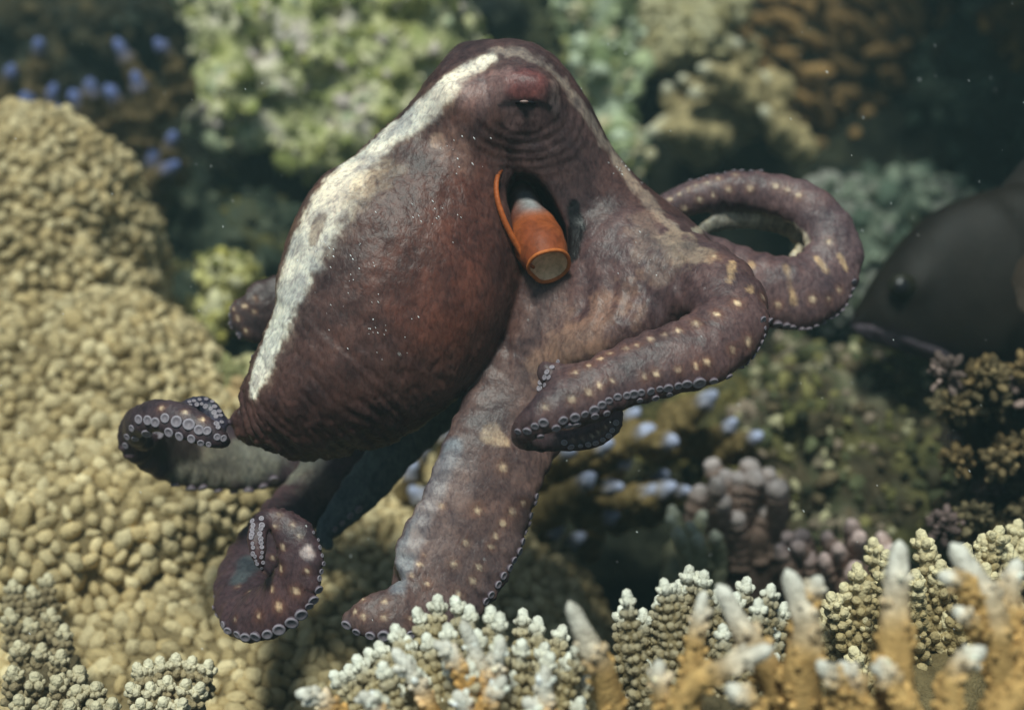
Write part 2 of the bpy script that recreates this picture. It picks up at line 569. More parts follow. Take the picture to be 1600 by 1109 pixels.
# ------------------------------------------------------------------ octopus
D0 = 0.80
ARM = {}
def make_octopus():
    F = Field(pc(130, 1060, 0.90) * [1, 1, 0] + [0, 0, -1.04], pc(1400, 20, 0.90) * [1, 1, 0] + [0, 0, -0.66], 0.0016)
    mantle = Sweep([(400, 660, .804, 34, 1.0), (408, 656, .803, 47, 1.0), (422, 648, .801, 68, 1.0), (448, 634, .799, 92, .96), (490, 606, .797, 119, .90), (547, 558, .797, 156, .80), (600, 485, .800, 183, .74),
                    (639, 405, .803, 187, .70), (674, 338, .806, 168, .68), (704, 272, .808, 130, .75), (742, 212, .808, 100, .85)], 70)
    head = Sweep([(742, 205, .808, 78, .9), (778, 150, .806, 80, .9), (805, 150, .804, 86, .95), (836, 200, .808, 94, .9), (868, 285, .816, 106, .72), (915, 380, .822, 132, .56), (955, 450, .824, 140, .46)], 60)
    F.add(head, .022)
    F.add(Blob(738, 108, .822, 34, 40, 40, 35), .02)          # far eye's brow over the crown
    F.add(Blob(825, 136, .775, 42, 25, 24, -4), .012)         # upper lid
    F.add(Blob(820, 180, .782, 40, 15, 18, 4), .012)          # lower lid
    F.add(Blob(722, 152, .782, 22, 18, 16, 0), .012)
    F.add(Blob(890, 540, .822, 120, 150, 85, -20), .03)       # web under the head
    F.add(Blob(1040, 430, .815, 95, 75, 70, -35), .03)
    F.add(Blob(975, 515, .782, 110, 48, 52, 24), .03)         # web running into the folded arm
    F.add(Blob(384, 662, .803, 16, 24, 16, 20), .010)         # puckered mantle end
    arms = {
     'A': Sweep([(960, 410, .80, 75, .75), (1050, 425, .785, 70, .75), (1118, 452, .765, 62, .75), (1142, 500, .748, 59, .70), (1095, 545, .735, 58, .60), (1000, 577, .728, 54, .54), (915, 612, .722, 46, .54),
                 (850, 648, .716, 33, .65), (815, 676, .724, 20, .8), (822, 690, .742, 15, .9), (868, 690, .752, 17, .8), (925, 682, .752, 20, .7), (958, 662, .75, 14, .7), (968, 640, .755, 6, .8)], 110, (0, .35, 1)),
     'B': Sweep([(1010, 400, .84, 60, .7), (1100, 418, .842, 52, .7), (1180, 447, .84, 55, .6), (1250, 458, .84, 58, .55), (1292, 425, .845, 52, .5), (1300, 375, .85, 44, .5), (1268, 328, .855, 38, .55), (1210, 303, .86, 33, .6),
                 (1140, 297, .862, 29, .7), (1075, 312, .865, 26, .8), (1015, 345, .87, 22, .9), (970, 390, .88, 15, 1)], 100, (0, .1, 1)),
     'Brim': Sweep([(1075, 372, .858, 8, .8), (1120, 350, .866, 13, .6), (1180, 342, .872, 17, .5), (1240, 352, .872, 22, .5), (1262, 382, .866, 20, .5), (1240, 405, .858, 12, .6)], 40, (0, -.4, 1)),
     'C': Sweep([(890, 470, .812, 110, .45), (860, 560, .808, 98, .45), (805, 650, .796, 86, .46), (763, 740, .782, 85, .30), (735, 820, .775, 88, .23), (700, 890, .767, 88, .20), (665, 950, .758, 67, .28), (615, 960, .752, 46, .40), (570, 965, .752, 32, .55), (545, 968, .755, 16, .7)], 90, (.25, .35, 1)),
     'D': Sweep([(640, 640, .90, 60, .6), (560, 700, .895, 58, .5), (490, 770, .88, 50, .5), (430, 830, .855, 46, .5), (380, 900, .82, 44, .5), (385, 955, .79, 46, .5), (430, 948, .772, 46, .45), (462, 905, .765, 42, .42), (465, 852, .765, 36, .42),
                 (444, 820, .768, 27, .5), (416, 812, .768, 18, .7), (402, 835, .760, 16, .8), (404, 868, .756, 13, .9), (410, 892, .757, 5, 1)], 110, (-.1, .45, 1)),
     'E': Sweep([(600, 640, .92, 60, .6), (520, 680, .92, 58, .5), (430, 705, .915, 56, .45), (350, 715, .90, 52, .42), (275, 712, .875, 46, .42), (222, 690, .845, 36, .5), (212, 662, .815, 27, .6), (248, 650, .795, 27, .6),
                 (295, 662, .787, 27, .55), (335, 682, .785, 19, .6), (354, 690, .79, 8, .8)], 100, (0, .3, 1)),
     'Etip': Sweep([(335, 684, .79, 12, .8), (338, 660, .80, 17, .8), (322, 637, .805, 17, .9), (298, 634, .80, 12, .9), (285, 640, .80, 6, .9)], 40, (0, .2, 1)),
     'F': Sweep([(700, 620, .87, 40, .6), (630, 690, .868, 36, .5), (575, 755, .862, 34, .42), (525, 810, .855, 24, .5), (507, 836, .852, 17, .9), (512, 850, .85, 10, 1)], 60, (.3, .2, 1)),
     'G': Sweep([(520, 470, .88, 60, .4), (440, 480, .875, 52, .35), (395, 492, .87, 45, .30), (366, 490, .868, 24, .3)], 40, (0, 0, 1)),
    }
    for k, a in arms.items():
        F.add(a, .024 if k == 'C' else (.016 if k in 'AB' else .008))
    kn = pc(720, 130, .8)
    F.add(mantle, lambda p: .0025 + .024 * smooth(.062, .025, np.linalg.norm((p - kn) * [1, 1, .4], axis=1)))
    F.add(Blob(872, 590, .727, 36, 24, 12, -25), .006)        # rolled-back arm edge with suckers
    F.add(Blob(648, 868, .772, 22, 70, 12, -22), .010)        # thin web along the reaching arm
    # creases and openings
    F.cut(Sweep([(800, 272, .800, 13, 1.6), (818, 302, .800, 33, 1.9), (838, 355, .800, 42, 1.6), (852, 402, .800, 38, 1.3), (858, 436, .798, 20, 1.2)], 40), .004)
    F.cut(Sweep([(788, 164, .762, 2, 1.6), (803, 161, .757, 4, 2.4), (835, 161, .757, 4, 2.4), (856, 165, .763, 2, 1.6)], 30), .004)
    F.cut(Sweep([(868, 560, .70, 4, 1), (880, 590, .70, 4, 1)], 10), .002)
    v, q = F.mesh()
    n = vnormals(v, q)
    # orientation test: outward means the field grows
    i = np.clip(((v - F.lo) / F.h).round().astype(int), 1, F.n - 2)
    g = np.stack([F.v[i[:, 0] + 1, i[:, 1], i[:, 2]] - F.v[i[:, 0] - 1, i[:, 1], i[:, 2]], F.v[i[:, 0], i[:, 1] + 1, i[:, 2]] - F.v[i[:, 0], i[:, 1] - 1, i[:, 2]], F.v[i[:, 0], i[:, 1], i[:, 2] + 1] - F.v[i[:, 0], i[:, 1], i[:, 2] - 1]], 1)
    if (g * n).sum() < 0:
        q, n = q[:, ::-1].copy(), -n
    # ---- relief: wrinkled mantle end, folds round the eye, general slackness
    mi, mx, my, mz = mantle.local(v)
    prims = [mantle, head] + list(arms.values())
    dist = np.stack([np.abs(p.sdf(v)) for p in prims], 1)
    who = dist.argmin(1)
    cum = np.concatenate([[0], np.cumsum(np.linalg.norm(np.diff(mantle.c, axis=0), axis=1))])
    s_m = (cum[mi] + mz) / cum[-1]
    isM = (who == 0)
    wr = smooth(.50, .12, s_m) * isM
    low = smooth(-.35, .5, (mx / mantle.a[mi]))
    wc = np.stack([s_m * 42 + 1.3 * perlin(v * 40), mx * 30, my * 30], 1)
    rid = 1 - np.abs(perlin(wc)) * 2.4
    disp = .0023 * rid * wr * np.clip(.35 + low, 0, 1)
    disp += .0024 * smooth(.11, .0, s_m) * isM * fbm(v * 130, 2)
    disp += .0012 * fbm(v * 28 + 5, 3) + .0005 * fbm(v * 150, 2)
    for j, a in enumerate(arms.values()):
        w = np.where(who == j + 2)[0]
        ii, x, y, z = a.local(v[w])
        al = np.concatenate([[0], np.cumsum(np.linalg.norm(np.diff(a.c, axis=0), axis=1))])[ii] + z
        u = np.abs(x) / a.a[ii]
        disp[w] += .0005 * np.sin(al * 2 * math.pi / .0125 + 2.2 * perlin(v[w] * 30)) * smooth(.35, .9, u) * smooth(.006, .014, a.a[ii])
        disp[w] += .0007 * perlin(np.stack([al * 260, x * 60, y * 60], 1)) * smooth(.1, .7, u)
    eye = pc(822, 158, .765)
    r = np.linalg.norm((v - eye) * [1, 1.25, 1], axis=1)
    disp += .0003 * np.sin(r * 2 * math.pi / .0062 + 3 * perlin(v * 35)) * smooth(.060, .034, r) * smooth(.018, .026, r) * smooth(.004, -.012, v[:, 1] - eye[1])
    # crinkled web where the arms leave the head
    cr = pc(1045, 415, .775)
    rc = np.linalg.norm(v - cr, axis=1)
    disp += .0014 * perlin(np.stack([(v[:, 0] + v[:, 1] * .75) * 150, (v[:, 1] - v[:, 0]) * 30, v[:, 2] * 30], 1)) * smooth(.05, .01, rc)
    v = v + n * disp[:, None]
    n = vnormals(v, q)
    return v, q, n, arms, mantle, head, who, (mi, mx, my)

OV, OQ, ON, ARM, MANT, HEADS, WHO, MLOC = make_octopus()
OBVH = BVHTree.FromPolygons([Vector(a) for a in OV], OQ.tolist())

def hit(px, py):
    """first point of the octopus seen along a pixel's ray (camera axes)"""
    d = Vector(pc(px, py, 1.0)).normalized()
    h = OBVH.ray_cast(Vector((0, 0, 0)), d)
    if h[0] is None:
        nr = min((OBVH.find_nearest(Vector(pc(px, py, q))) for q in np.arange(.70, .96, .01)), key=lambda t: t[3])
        return np.array(nr[0]), np.array(nr[1])
    return np.array(h[0]), np.array(h[1])

def S(x):                                    # sRGB 0-255 -> linear
    x = np.array(x) / 255.0
    return np.where(x < .04045, x / 12.92, ((x + .055) / 1.055) ** 2.4)

def paint_octopus():
    v = OV
    c = np.empty_like(v)
    names = ['mantle', 'head'] + list(ARM)
    base = {'mantle': S((81, 57, 52)), 'head': S((82, 62, 60)), 'A': S((88, 69, 69)), 'B': S((98, 79, 80)), 'Brim': S((150, 142, 120)), 'C': S((96, 77, 73)), 'D': S((74, 56, 59)), 'E': S((68, 56, 61)), 'Etip': S((58, 56, 72)), 'F': S((84, 94, 94)), 'G': S((64, 52, 52))}
    for i, k in enumerate(names):
        c[WHO == i] = base[k]
    # soften the borders between regions
    e = np.vstack([OQ[:, [0, 1]], OQ[:, [1, 2]], OQ[:, [2, 3]], OQ[:, [3, 0]]])
    deg = np.zeros(len(v)); np.add.at(deg, e[:, 0], 1); np.add.at(deg, e[:, 1], 1)
    def relax(c, it):
        for _ in range(it):
            a = np.zeros_like(c)
            np.add.at(a, e[:, 0], c[e[:, 1]])
            np.add.at(a, e[:, 1], c[e[:, 0]])
            c = .4 * c + .6 * a / deg[:, None]
        return c
    c = relax(c, 14)
    big = fbm(v * 22, 4)
    fine = fbm(v * 120, 3)
    def lay(m, col):
        nonlocal c
        m = np.clip(m, 0, 1)[:, None]
        c = c * (1 - m) + np.array(col) * m
    def near(pts, rad, jag=.3):
        """1 on the path, 0 outside its radius (3-D distance on the skin)"""
        pts = [(hit(*p[:2])[0], p[2] * K * .77) for p in pts]
        out = np.full(len(v), -9.0)
        segs = list(zip(pts[:-1], pts[1:])) if len(pts) > 1 else [(pts[0], pts[0])]
        for (a, ra), (b, rb) in segs:
            ab = b - a
            t = np.clip(((v - a) @ ab) / max(ab @ ab, 1e-12), 0, 1)
            d = np.linalg.norm(v - a - t[:, None] * ab, axis=1)
            w = ra + (rb - ra) * t
            out = np.maximum(out, 1 - d / w + jag * (fine + .8 * big))
        return out
    # warm red belly of the mantle
    lay(.55 * smooth(.0, .75, near([(700, 330, 130), (690, 460, 130), (650, 400, 130)], 0)), S((104, 58, 44)))
    lay(.5 * smooth(.0, .9, near([(560, 640, 120), (450, 640, 90)], 0)), S((62, 42, 40)))
    # pale dorsal band
    band = [(765, 92, 12), (725, 112, 18), (690, 142, 23), (650, 180, 26), (605, 212, 28), (555, 258, 36), (510, 318, 44), (478, 380, 42), (450, 450, 34), (428, 520, 34), (408, 575, 24), (396, 612, 11)]
    hf = fbm(v * 300, 2)
    nb = near(band, 0, .35) + .35 * hf
    lay(.45 * smooth(-.9, .3, nb), S((150, 128, 112)))
    lay(.6 * smooth(-.35, .25, nb), S((196, 186, 164)))
    lay(.92 * smooth(-.25, .35, nb), S((234, 230, 210)))
    lay(.4 * smooth(.0, .6, near([(600, 258, 34), (555, 300, 36)], 0, .9)), S((180, 164, 138)))
    lay(.75 * smooth(.1, .4, near([(462, 330, 10), (455, 365, 12)], 0, .6)), S((110, 84, 66)))
    lay(.6 * smooth(.1, .4, near([(500, 345, 16), (490, 375, 12)], 0, .6)), S((120, 92, 72)))
    # pale ridge down the head's far side
    edge = [(772, 78, 13), (818, 84, 15), (870, 118, 18), (916, 178, 18), (962, 242, 16), (1012, 310, 17), (1050, 352, 16)]
    lay(.55 * smooth(-.1, .7, near(edge, 0, 1.0)), S((172, 160, 144)))
    lay(.55 * smooth(.0, .5, near([(1050, 370, 26), (1070, 400, 34), (1105, 400, 20)], 0, .9)), S((170, 152, 128)))
    lay(.35 * smooth(.0, .6, near([(1010, 340, 30), (1030, 420, 40)], 0, 1.2)), S((150, 130, 114)))
    lay(.35 * smooth(.0, .6, near([(960, 480, 60), (900, 520, 60), (840, 560, 40)], 0, 1.2)), S((160, 130, 108)))
    # eye and its surround
    lay(.7 * smooth(.0, .5, near([(822, 132, 42)], 0, .2)), S((140, 84, 80)))
    lay(.5 * smooth(.0, .6, near([(750, 140, 46), (790, 118, 26)], 0, .4)), S((142, 114, 110)))
    lay(.5 * smooth(.0, .6, near([(868, 132, 16), (868, 165, 16)], 0, .3)), S((176, 152, 140)))
    lay(.95 * smooth(.1, .5, near([(782, 165, 6), (803, 161, 10), (838, 161, 10), (860, 168, 6)], 0, .1)), S((38, 26, 28)))
    lay(.6 * smooth(.0, .5, near([(815, 178, 12)], 0, .1)), S((54, 40, 42)))
    lay(.45 * smooth(.0, .6, near([(800, 195, 20), (850, 190, 20)], 0, .4)), S((138, 108, 104)))
    lay(.8 * smooth(.0, .4, near([(684, 221, 15)], 0, .3)), S((168, 140, 120)))
    lay(.45 * smooth(.0, .6, near([(705, 232, 34), (725, 262, 24)], 0, .6)), S((150, 118, 104)))
    # false eye spot and the mantle opening
    lay(.95 * smooth(.05, .3, near([(896, 322, 13), (900, 358, 19), (894, 400, 14)], 0, .15)), S((7, 7, 11)))
    lay(.9 * smooth(.0, .5, near([(805, 300, 26), (828, 335, 30), (845, 375, 28)], 0, .1)), S((40, 25, 22)))
    # cool undersides: thin web, unpigmented skin, and shade painted into the curled arms
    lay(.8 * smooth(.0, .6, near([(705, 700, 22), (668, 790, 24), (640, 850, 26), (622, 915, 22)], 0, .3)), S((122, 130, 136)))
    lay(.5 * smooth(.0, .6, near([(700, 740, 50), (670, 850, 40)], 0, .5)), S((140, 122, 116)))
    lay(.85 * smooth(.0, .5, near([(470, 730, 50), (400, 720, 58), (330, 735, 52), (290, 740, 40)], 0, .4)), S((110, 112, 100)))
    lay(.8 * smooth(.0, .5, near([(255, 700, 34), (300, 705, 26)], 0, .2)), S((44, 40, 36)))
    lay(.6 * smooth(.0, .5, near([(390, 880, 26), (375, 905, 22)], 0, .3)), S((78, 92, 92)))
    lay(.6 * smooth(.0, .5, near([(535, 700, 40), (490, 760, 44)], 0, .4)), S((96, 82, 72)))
    lay(.75 * smooth(.1, .5, near([(1085, 362, 10), (1130, 340, 10), (1180, 340, 12), (1240, 352, 14), (1258, 378, 16), (1236, 396, 12)], 0, .3)), S((190, 182, 158)))
    lay(.8 * smooth(.0, .5, near([(770, 679, 20), (790, 690, 10)], 0, .6)), S((196, 172, 142)))
    lay(.8 * smooth(.0, .5, near([(482, 861, 14)], 0, .5)), S((200, 186, 180)))
    lay(.6 * smooth(.0, .5, near([(355, 470, 7), (353, 505, 7), (362, 530, 7), (378, 548, 6)], 0, .3)), S((150, 156, 172)))
    # warm glow and cream centre of each arm spot
    sp = [(898, 582, 7), (920, 571, 7), (938, 560, 6), (953, 552, 6), (978, 544, 6), (996, 539, 7), (1016, 530, 7), (1038, 522, 7), (1060, 516, 7), (1089, 505, 9), (1120, 491, 9), (1152, 473, 10), (852, 635, 8), (893, 623, 9), (920, 613, 8), (937, 602, 7), (956, 595, 7), (1007, 588, 8), (1025, 584, 8), (1060, 578, 8), (1087, 572, 8), (1105, 565, 8), (1145, 546, 9), (1170, 534, 11),
          (910, 684, 5), (925, 681, 5), (935, 675, 5), (946, 668, 5), (895, 688, 4),
          (1070, 326, 8), (1093, 312, 8), (1115, 305, 7), (1139, 296, 9), (1172, 294, 9), (1212, 291, 9), (1230, 296, 8), (1047, 311, 6), (1061, 304, 6), (1075, 296, 6), (1087, 290, 6), (1104, 286, 7), (1122, 279, 7), (1150, 273, 7), (1248, 305, 9), (1192, 465, 9), (1216, 476, 8), (1270, 467, 10), (1295, 467, 8), (1312, 453, 8), (1295, 378, 9), (1116, 400, 10),
          (437, 804, 5), (431, 822, 6), (457, 820, 6), (468, 837, 6), (441, 854, 6), (439, 888, 7), (414, 895, 5), (480, 892, 6), (462, 923, 9), (425, 920, 6), (435, 947, 9), (404, 962, 9), (390, 923, 7), (367, 967, 6), (371, 916, 6), (426, 871, 5),
          (786, 730, 10), (746, 797, 10), (801, 799, 10), (818, 786, 8), (786, 818, 8), (728, 847, 8), (767, 854, 8), (708, 881, 9), (748, 886, 8), (739, 907, 8), (667, 912, 8), (717, 928, 9), (656, 882, 6), (642, 899, 6), (662, 868, 5), (601, 939, 7), (568, 963, 7), (600, 964, 8), (554, 955, 6), (596, 920, 5), (561, 930, 5), (774, 837, 7), (640, 966, 7), (690, 790, 7),
          (252, 637, 7), (289, 644, 7), (316, 655, 6), (366, 469, 5), (399, 467, 6), (365, 482, 5), (382, 478, 6), (371, 497, 6), (384, 517, 6), (398, 488, 5)]
    bars = [[(1175, 414, 9), (1172, 454, 7)], [(1228, 417, 9), (1240, 473, 8)], [(1276, 403, 8), (1290, 423, 8)], [(1312, 400, 6), (1322, 420, 6)], [(1145, 410, 7), (1140, 440, 6)]]
    for s in sp:
        lay(.34 * smooth(0, .9, near([(s[0], s[1], s[2] * 2.2)], 0, .1)), S((124, 84, 58)))
    for s in sp:
        lay(random.uniform(.5, .95) * smooth(.0, .75, near([(s[0], s[1], s[2] * random.uniform(.6, .9))], 0, .25)), S((222, 202, 168)))
    for b in bars:
        lay(.6 * smooth(.0, .6, near(b, 0, .3)), S((205, 176, 132)))
    return np.clip(c, .004, .9)

octo_root = empty('octopus', P(660, 1000, .78))
tag(octo_root, 'large reddish brown octopus with a pale stripe, swimming over the corals with curled arms', 'octopus')
octo = build('body', c2w(OV), OQ, M_SKIN, octo_root, paint_octopus(), origin=c2w(pc(660, 500, .8)))

def w_at(px, py, d): return Vector(P(px, py, d))

# ---- suckers: small cups on the arm edges
def sucker_mesh():
    prof = [(0.75, -0.55), (0.92, 0.0), (1.0, 0.32), (0.86, 0.52), (0.62, 0.46), (0.40, 0.34), (0.0, 0.30)]
    seg = 12
    v, f, c = [], [], []
    cols = [S((74, 60, 66)), S((92, 78, 86)), S((124, 112, 122)), S((158, 150, 158)), S((134, 124, 132)), S((124, 114, 122)), S((150, 140, 146))]
    for (r, z), k in zip(prof[:-1], cols):
        for j in range(seg):
            a = 2 * math.pi * j / seg
            v.append((r * math.cos(a), r * math.sin(a), z)); c.append(k)
    v.append((0, 0, prof[-1][1])); c.append(cols[-1])
    for i in range(len(prof) - 2):
        for j in range(seg):
            k = (j + 1) % seg
            f.append((i * seg + j, i * seg + k, (i + 1) * seg + k, (i + 1) * seg + j))
    b = (len(prof) - 2) * seg
    for j in range(seg):
        f.append((b + j, b + (j + 1) % seg, b + seg))
    return mesh_data('sucker', v, f, M_SUCK, np.array(c))
SUCK = sucker_mesh()

def put_sucker(px, py, rpx, out=(0, -.3, .3), sink=.32):
    p, n = hit(px + random.gauss(0, 1.0), py + random.gauss(0, 1.0))
    d = -p[2]
    r = rpx * K * d * random.uniform(.85, 1.2)
    nn = n * .75 + np.array(out)
    nn /= np.linalg.norm(nn)
    m = Matrix.Rotation(0, 4, 'Z')
    rot = frame_to(Vector(CR @ nn), random.uniform(0, 6))
    p = p + nn * r * (.35 - sink)
    m = Matrix.Translation(Vector(c2w(p))) @ rot.to_4x4() @ Matrix.Diagonal((r * random.uniform(.92, 1.06), r * random.uniform(.92, 1.06), r * .8, 1))
    inst('sucker', SUCK, m, octo_root)

def sucker_row(path, n, r0, r1, out=(0, -.3, .3), jit=.8):
    q = catmull(np.array([(a, b, 0) for a, b in path], dtype=float), n)
    for i, (x, y, _) in enumerate(q):
        put_sucker(x + random.uniform(-jit, jit), y + random.uniform(-jit, jit), r0 + (r1 - r0) * i / max(n - 1, 1), out)

for x, y, r in [(496, 921, 7), (490, 935, 7.5), (483, 946, 8), (469, 957, 9.5), (456, 971, 9.5), (438, 981, 10), (418, 988, 10), (401, 992, 9.5), (385, 994, 9), (370, 990, 8), (357, 983, 7)]:
    put_sucker(x, y, r, (.1, -.4, .3))
sucker_row([(501, 905), (504, 880), (500, 855), (490, 832)], 7, 5, 3, (.6, 0, .2))
sucker_row([(347, 974), (336, 955), (334, 935)], 4, 6, 4, (-.6, -.2, .1))
sucker_row([(397, 815), (394, 835), (396, 860), (402, 882)], 11, 5.0, 3.0, (-.1, 0, .5))
sucker_row([(408, 812), (408, 835), (409, 860), (409, 885)], 11, 5.0, 2.8, (.1, 0, .5))
for x, y, r in [(542, 976, 8), (558, 986, 9), (579, 991, 9.5), (600, 992, 9.5), (621, 992, 9), (642, 990, 9), (660, 992, 9)]:
    put_sucker(x, y, r, (-.1, -.4, .3))
sucker_row([(848, 775), (835, 815), (812, 858), (785, 900), (758, 938)], 13, 5, 7, (.6, -.3, .1))
for x, y, r in [(218, 655, 8), (231, 657, 8.5), (244, 659, 8.5), (260, 655, 9), (277, 659, 9), (295, 663, 9), (312, 669, 8.5), (325, 675, 8), (339, 682, 6.5), (349, 688, 5), (265, 675, 8), (281, 681, 8), (299, 685, 7.5), (313, 691, 6.5), (326, 694, 5), (229, 676, 7), (247, 677, 7.5), (207, 668, 7), (199, 682, 6), (212, 684, 6), (196, 697, 5)]:
    put_sucker(x, y, r, (0, -.15, .5))
sucker_row([(341, 668), (338, 650), (326, 636), (310, 632), (298, 634)], 9, 4.6, 3.2, (0, .1, .5))
sucker_row([(347, 660), (341, 641), (326, 626), (308, 624), (294, 629)], 9, 4.4, 3.0, (.1, .4, .2))
for x, y, r in [(851, 658, 8), (837, 665, 7.5), (823, 672, 7), (811, 674, 6), (881, 655, 8.5), (899, 651, 8.5), (914, 646, 8), (869, 668, 7), (845, 681, 6.5), (886, 667, 6.5), (903, 662, 6.5), (927, 639, 8), (940, 632, 8), (952, 625, 8), (966, 621, 8), (930, 650, 6), (945, 643, 6), (978, 617, 7.5), (990, 615, 7.5), (1003, 613, 7.5), (1017, 611, 7.5), (1031, 607, 7.5), (1044, 604, 8), (1058, 600, 8), (1072, 600, 9), (1093, 597, 10), (1115, 592, 9), (1137, 587, 8), (1157, 578, 7), (1000, 624, 6), (1022, 621, 6), (1046, 615, 6)]:
    put_sucker(x, y, r, (0, -.55, .25))
sucker_row([(1172, 570), (1186, 553), (1195, 530), (1194, 512)], 6, 6, 4, (.5, -.2, .1))
for x, y in [(882, 692), (893, 696), (905, 697), (918, 695), (930, 691), (941, 686), (950, 680), (958, 671), (962, 660)]:
    put_sucker(x, y, 5, (0, -.5, .3))
for x, y in [(872, 568), (862, 573), (855, 581), (850, 589), (846, 597), (843, 606), (858, 589), (852, 601)]:
    put_sucker(x, y, 4.3, (-.4, .3, .3))
sucker_row([(1192, 500), (1215, 505), (1240, 511), (1265, 512), (1290, 503), (1315, 488), (1328, 465), (1334, 440)], 16, 7, 5, (.1, -.6, 0))
sucker_row([(1078, 284), (1110, 270), (1150, 266), (1190, 268)], 9, 4, 4, (-.1, .6, -.3))
sucker_row([(352, 480), (354, 505), (364, 530), (378, 550)], 7, 4.5, 3.5, (-.6, -.1, .1))
sucker_row([(560, 795), (540, 812), (522, 828)], 4, 6, 5, (.5, -.4, .1))
sucker_row([(430, 750), (395, 765), (350, 772), (310, 766), (275, 756)], 8, 10, 8, (0, -.6, -.1))

# ---- siphon
def make_siphon():
    pts = np.array([c2w(pc(*p)) for p in [(806, 290, .822), (818, 322, .811), (832, 356, .798), (846, 390, .785), (856, 416, .776)]])
    path = catmull(pts, 26)
    t = np.linspace(0, 1, 26)
    rad = np.interp(t, [0, .3, .55, .78, .92, 1], [20, 26, 35, 42, 39, 31]) * K * .785
    rad = np.convolve(np.pad(rad, 2, mode='edge'), np.ones(5) / 5, 'valid')
    vo, fo, par = tube(path, rad, 28, cap=False, flat=1)
    vo = vo + .0026 * (fbm(vo * 55, 2)[:, None]) * np.array([1, .4, .8])
    tn = path[-1] - path[-2]
    tn /= np.linalg.norm(tn)
    rg = vo[-28:] - path[-1]
    vi = np.vstack([path[-1] + rg * .93, path[-1] + rg * .80 - tn * .0022, path[-1] + rg * .42 - tn * .0042, [path[-1] - tn * .0046]])
    fi = [(i * 28 + j, i * 28 + (j + 1) % 28, (i + 1) * 28 + (j + 1) % 28, (i + 1) * 28 + j) for i in range(2) for j in range(28)] + [(56 + j, 56 + (j + 1) % 28, 84) for j in range(28)]
    orange, blue = S((156, 82, 42)), S((160, 168, 170))
    tt = par[:, 0] + .05 * fbm(vo * 60, 2)
    c = np.tile(orange, (len(vo), 1))
    k = (smooth(.0, .8, fbm(vo * 45, 2) + .4) * .6)[:, None]
    c = c * (1 - k) + S((112, 52, 34)) * k
    k = smooth(.58, .46, tt)[:, None]
    c = c * (1 - k) + S((104, 56, 42)) * k
    side = w2c(vo)[:, 0] - w2c(path)[np.repeat(np.arange(26), 28), 0]
    k = (np.exp(-((side - .001) / .0055) ** 2) * smooth(.14, .26, tt) * smooth(.62, .46, tt))[:, None]
    c = c * (1 - .7 * k) + blue * .7 * k  # highlight streak painted along the upper tube
    k = smooth(.2, .08, tt)[:, None]
    c = c * (1 - k) + S((52, 34, 30)) * k
    m = MB()
    m.add(vo, fo, c)
    m.build('siphon', M_SIPH, octo_root)
    s = [o for o in octo_root.children if o.name.startswith('siphon')][0]
    tag(s, 'orange siphon tube with a bluish white highlight painted near its base')
    m = MB()
    m.add(vi, fi, S((226, 186, 148)))
    # rounded lip joining the outer and inner wall
    ring = catmull(np.vstack([vo[-28:], vo[-28:-27]]), 57)[:-1]
    rv, rf, _ = tube(np.vstack([ring, ring[:2]]), .0011, 8, cap=False)
    m.add(rv, rf, S((186, 104, 52)))
    m.build('siphon_opening', M_SIPH, s)
make_siphon()
rim = catmull([c2w(pc(*p)) for p in [(788, 262, .787), (777, 278, .780), (776, 305, .777), (786, 340, .776), (801, 372, .778), (815, 396, .780), (824, 410, .778), (834, 418, .774)]], 40)
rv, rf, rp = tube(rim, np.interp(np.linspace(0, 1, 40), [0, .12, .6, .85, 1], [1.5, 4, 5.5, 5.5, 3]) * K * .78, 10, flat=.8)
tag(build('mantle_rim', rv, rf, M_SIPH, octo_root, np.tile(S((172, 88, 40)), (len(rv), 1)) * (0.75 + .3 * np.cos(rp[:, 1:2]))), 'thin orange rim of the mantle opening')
# ---- eye
ev, ef = ICO[3]
build('eye', c2w(ev * np.array([17, 4, 10]) * K * .765 + pc(821, 161, .771)), ef, M_EYE, octo_root)
build('eye_bead', c2w(ICO[2][0] * np.array([7, 2.4, 3]) * K * .76 + pc(819, 159, .7665)), ICO[2][1], M_LID, octo_root)

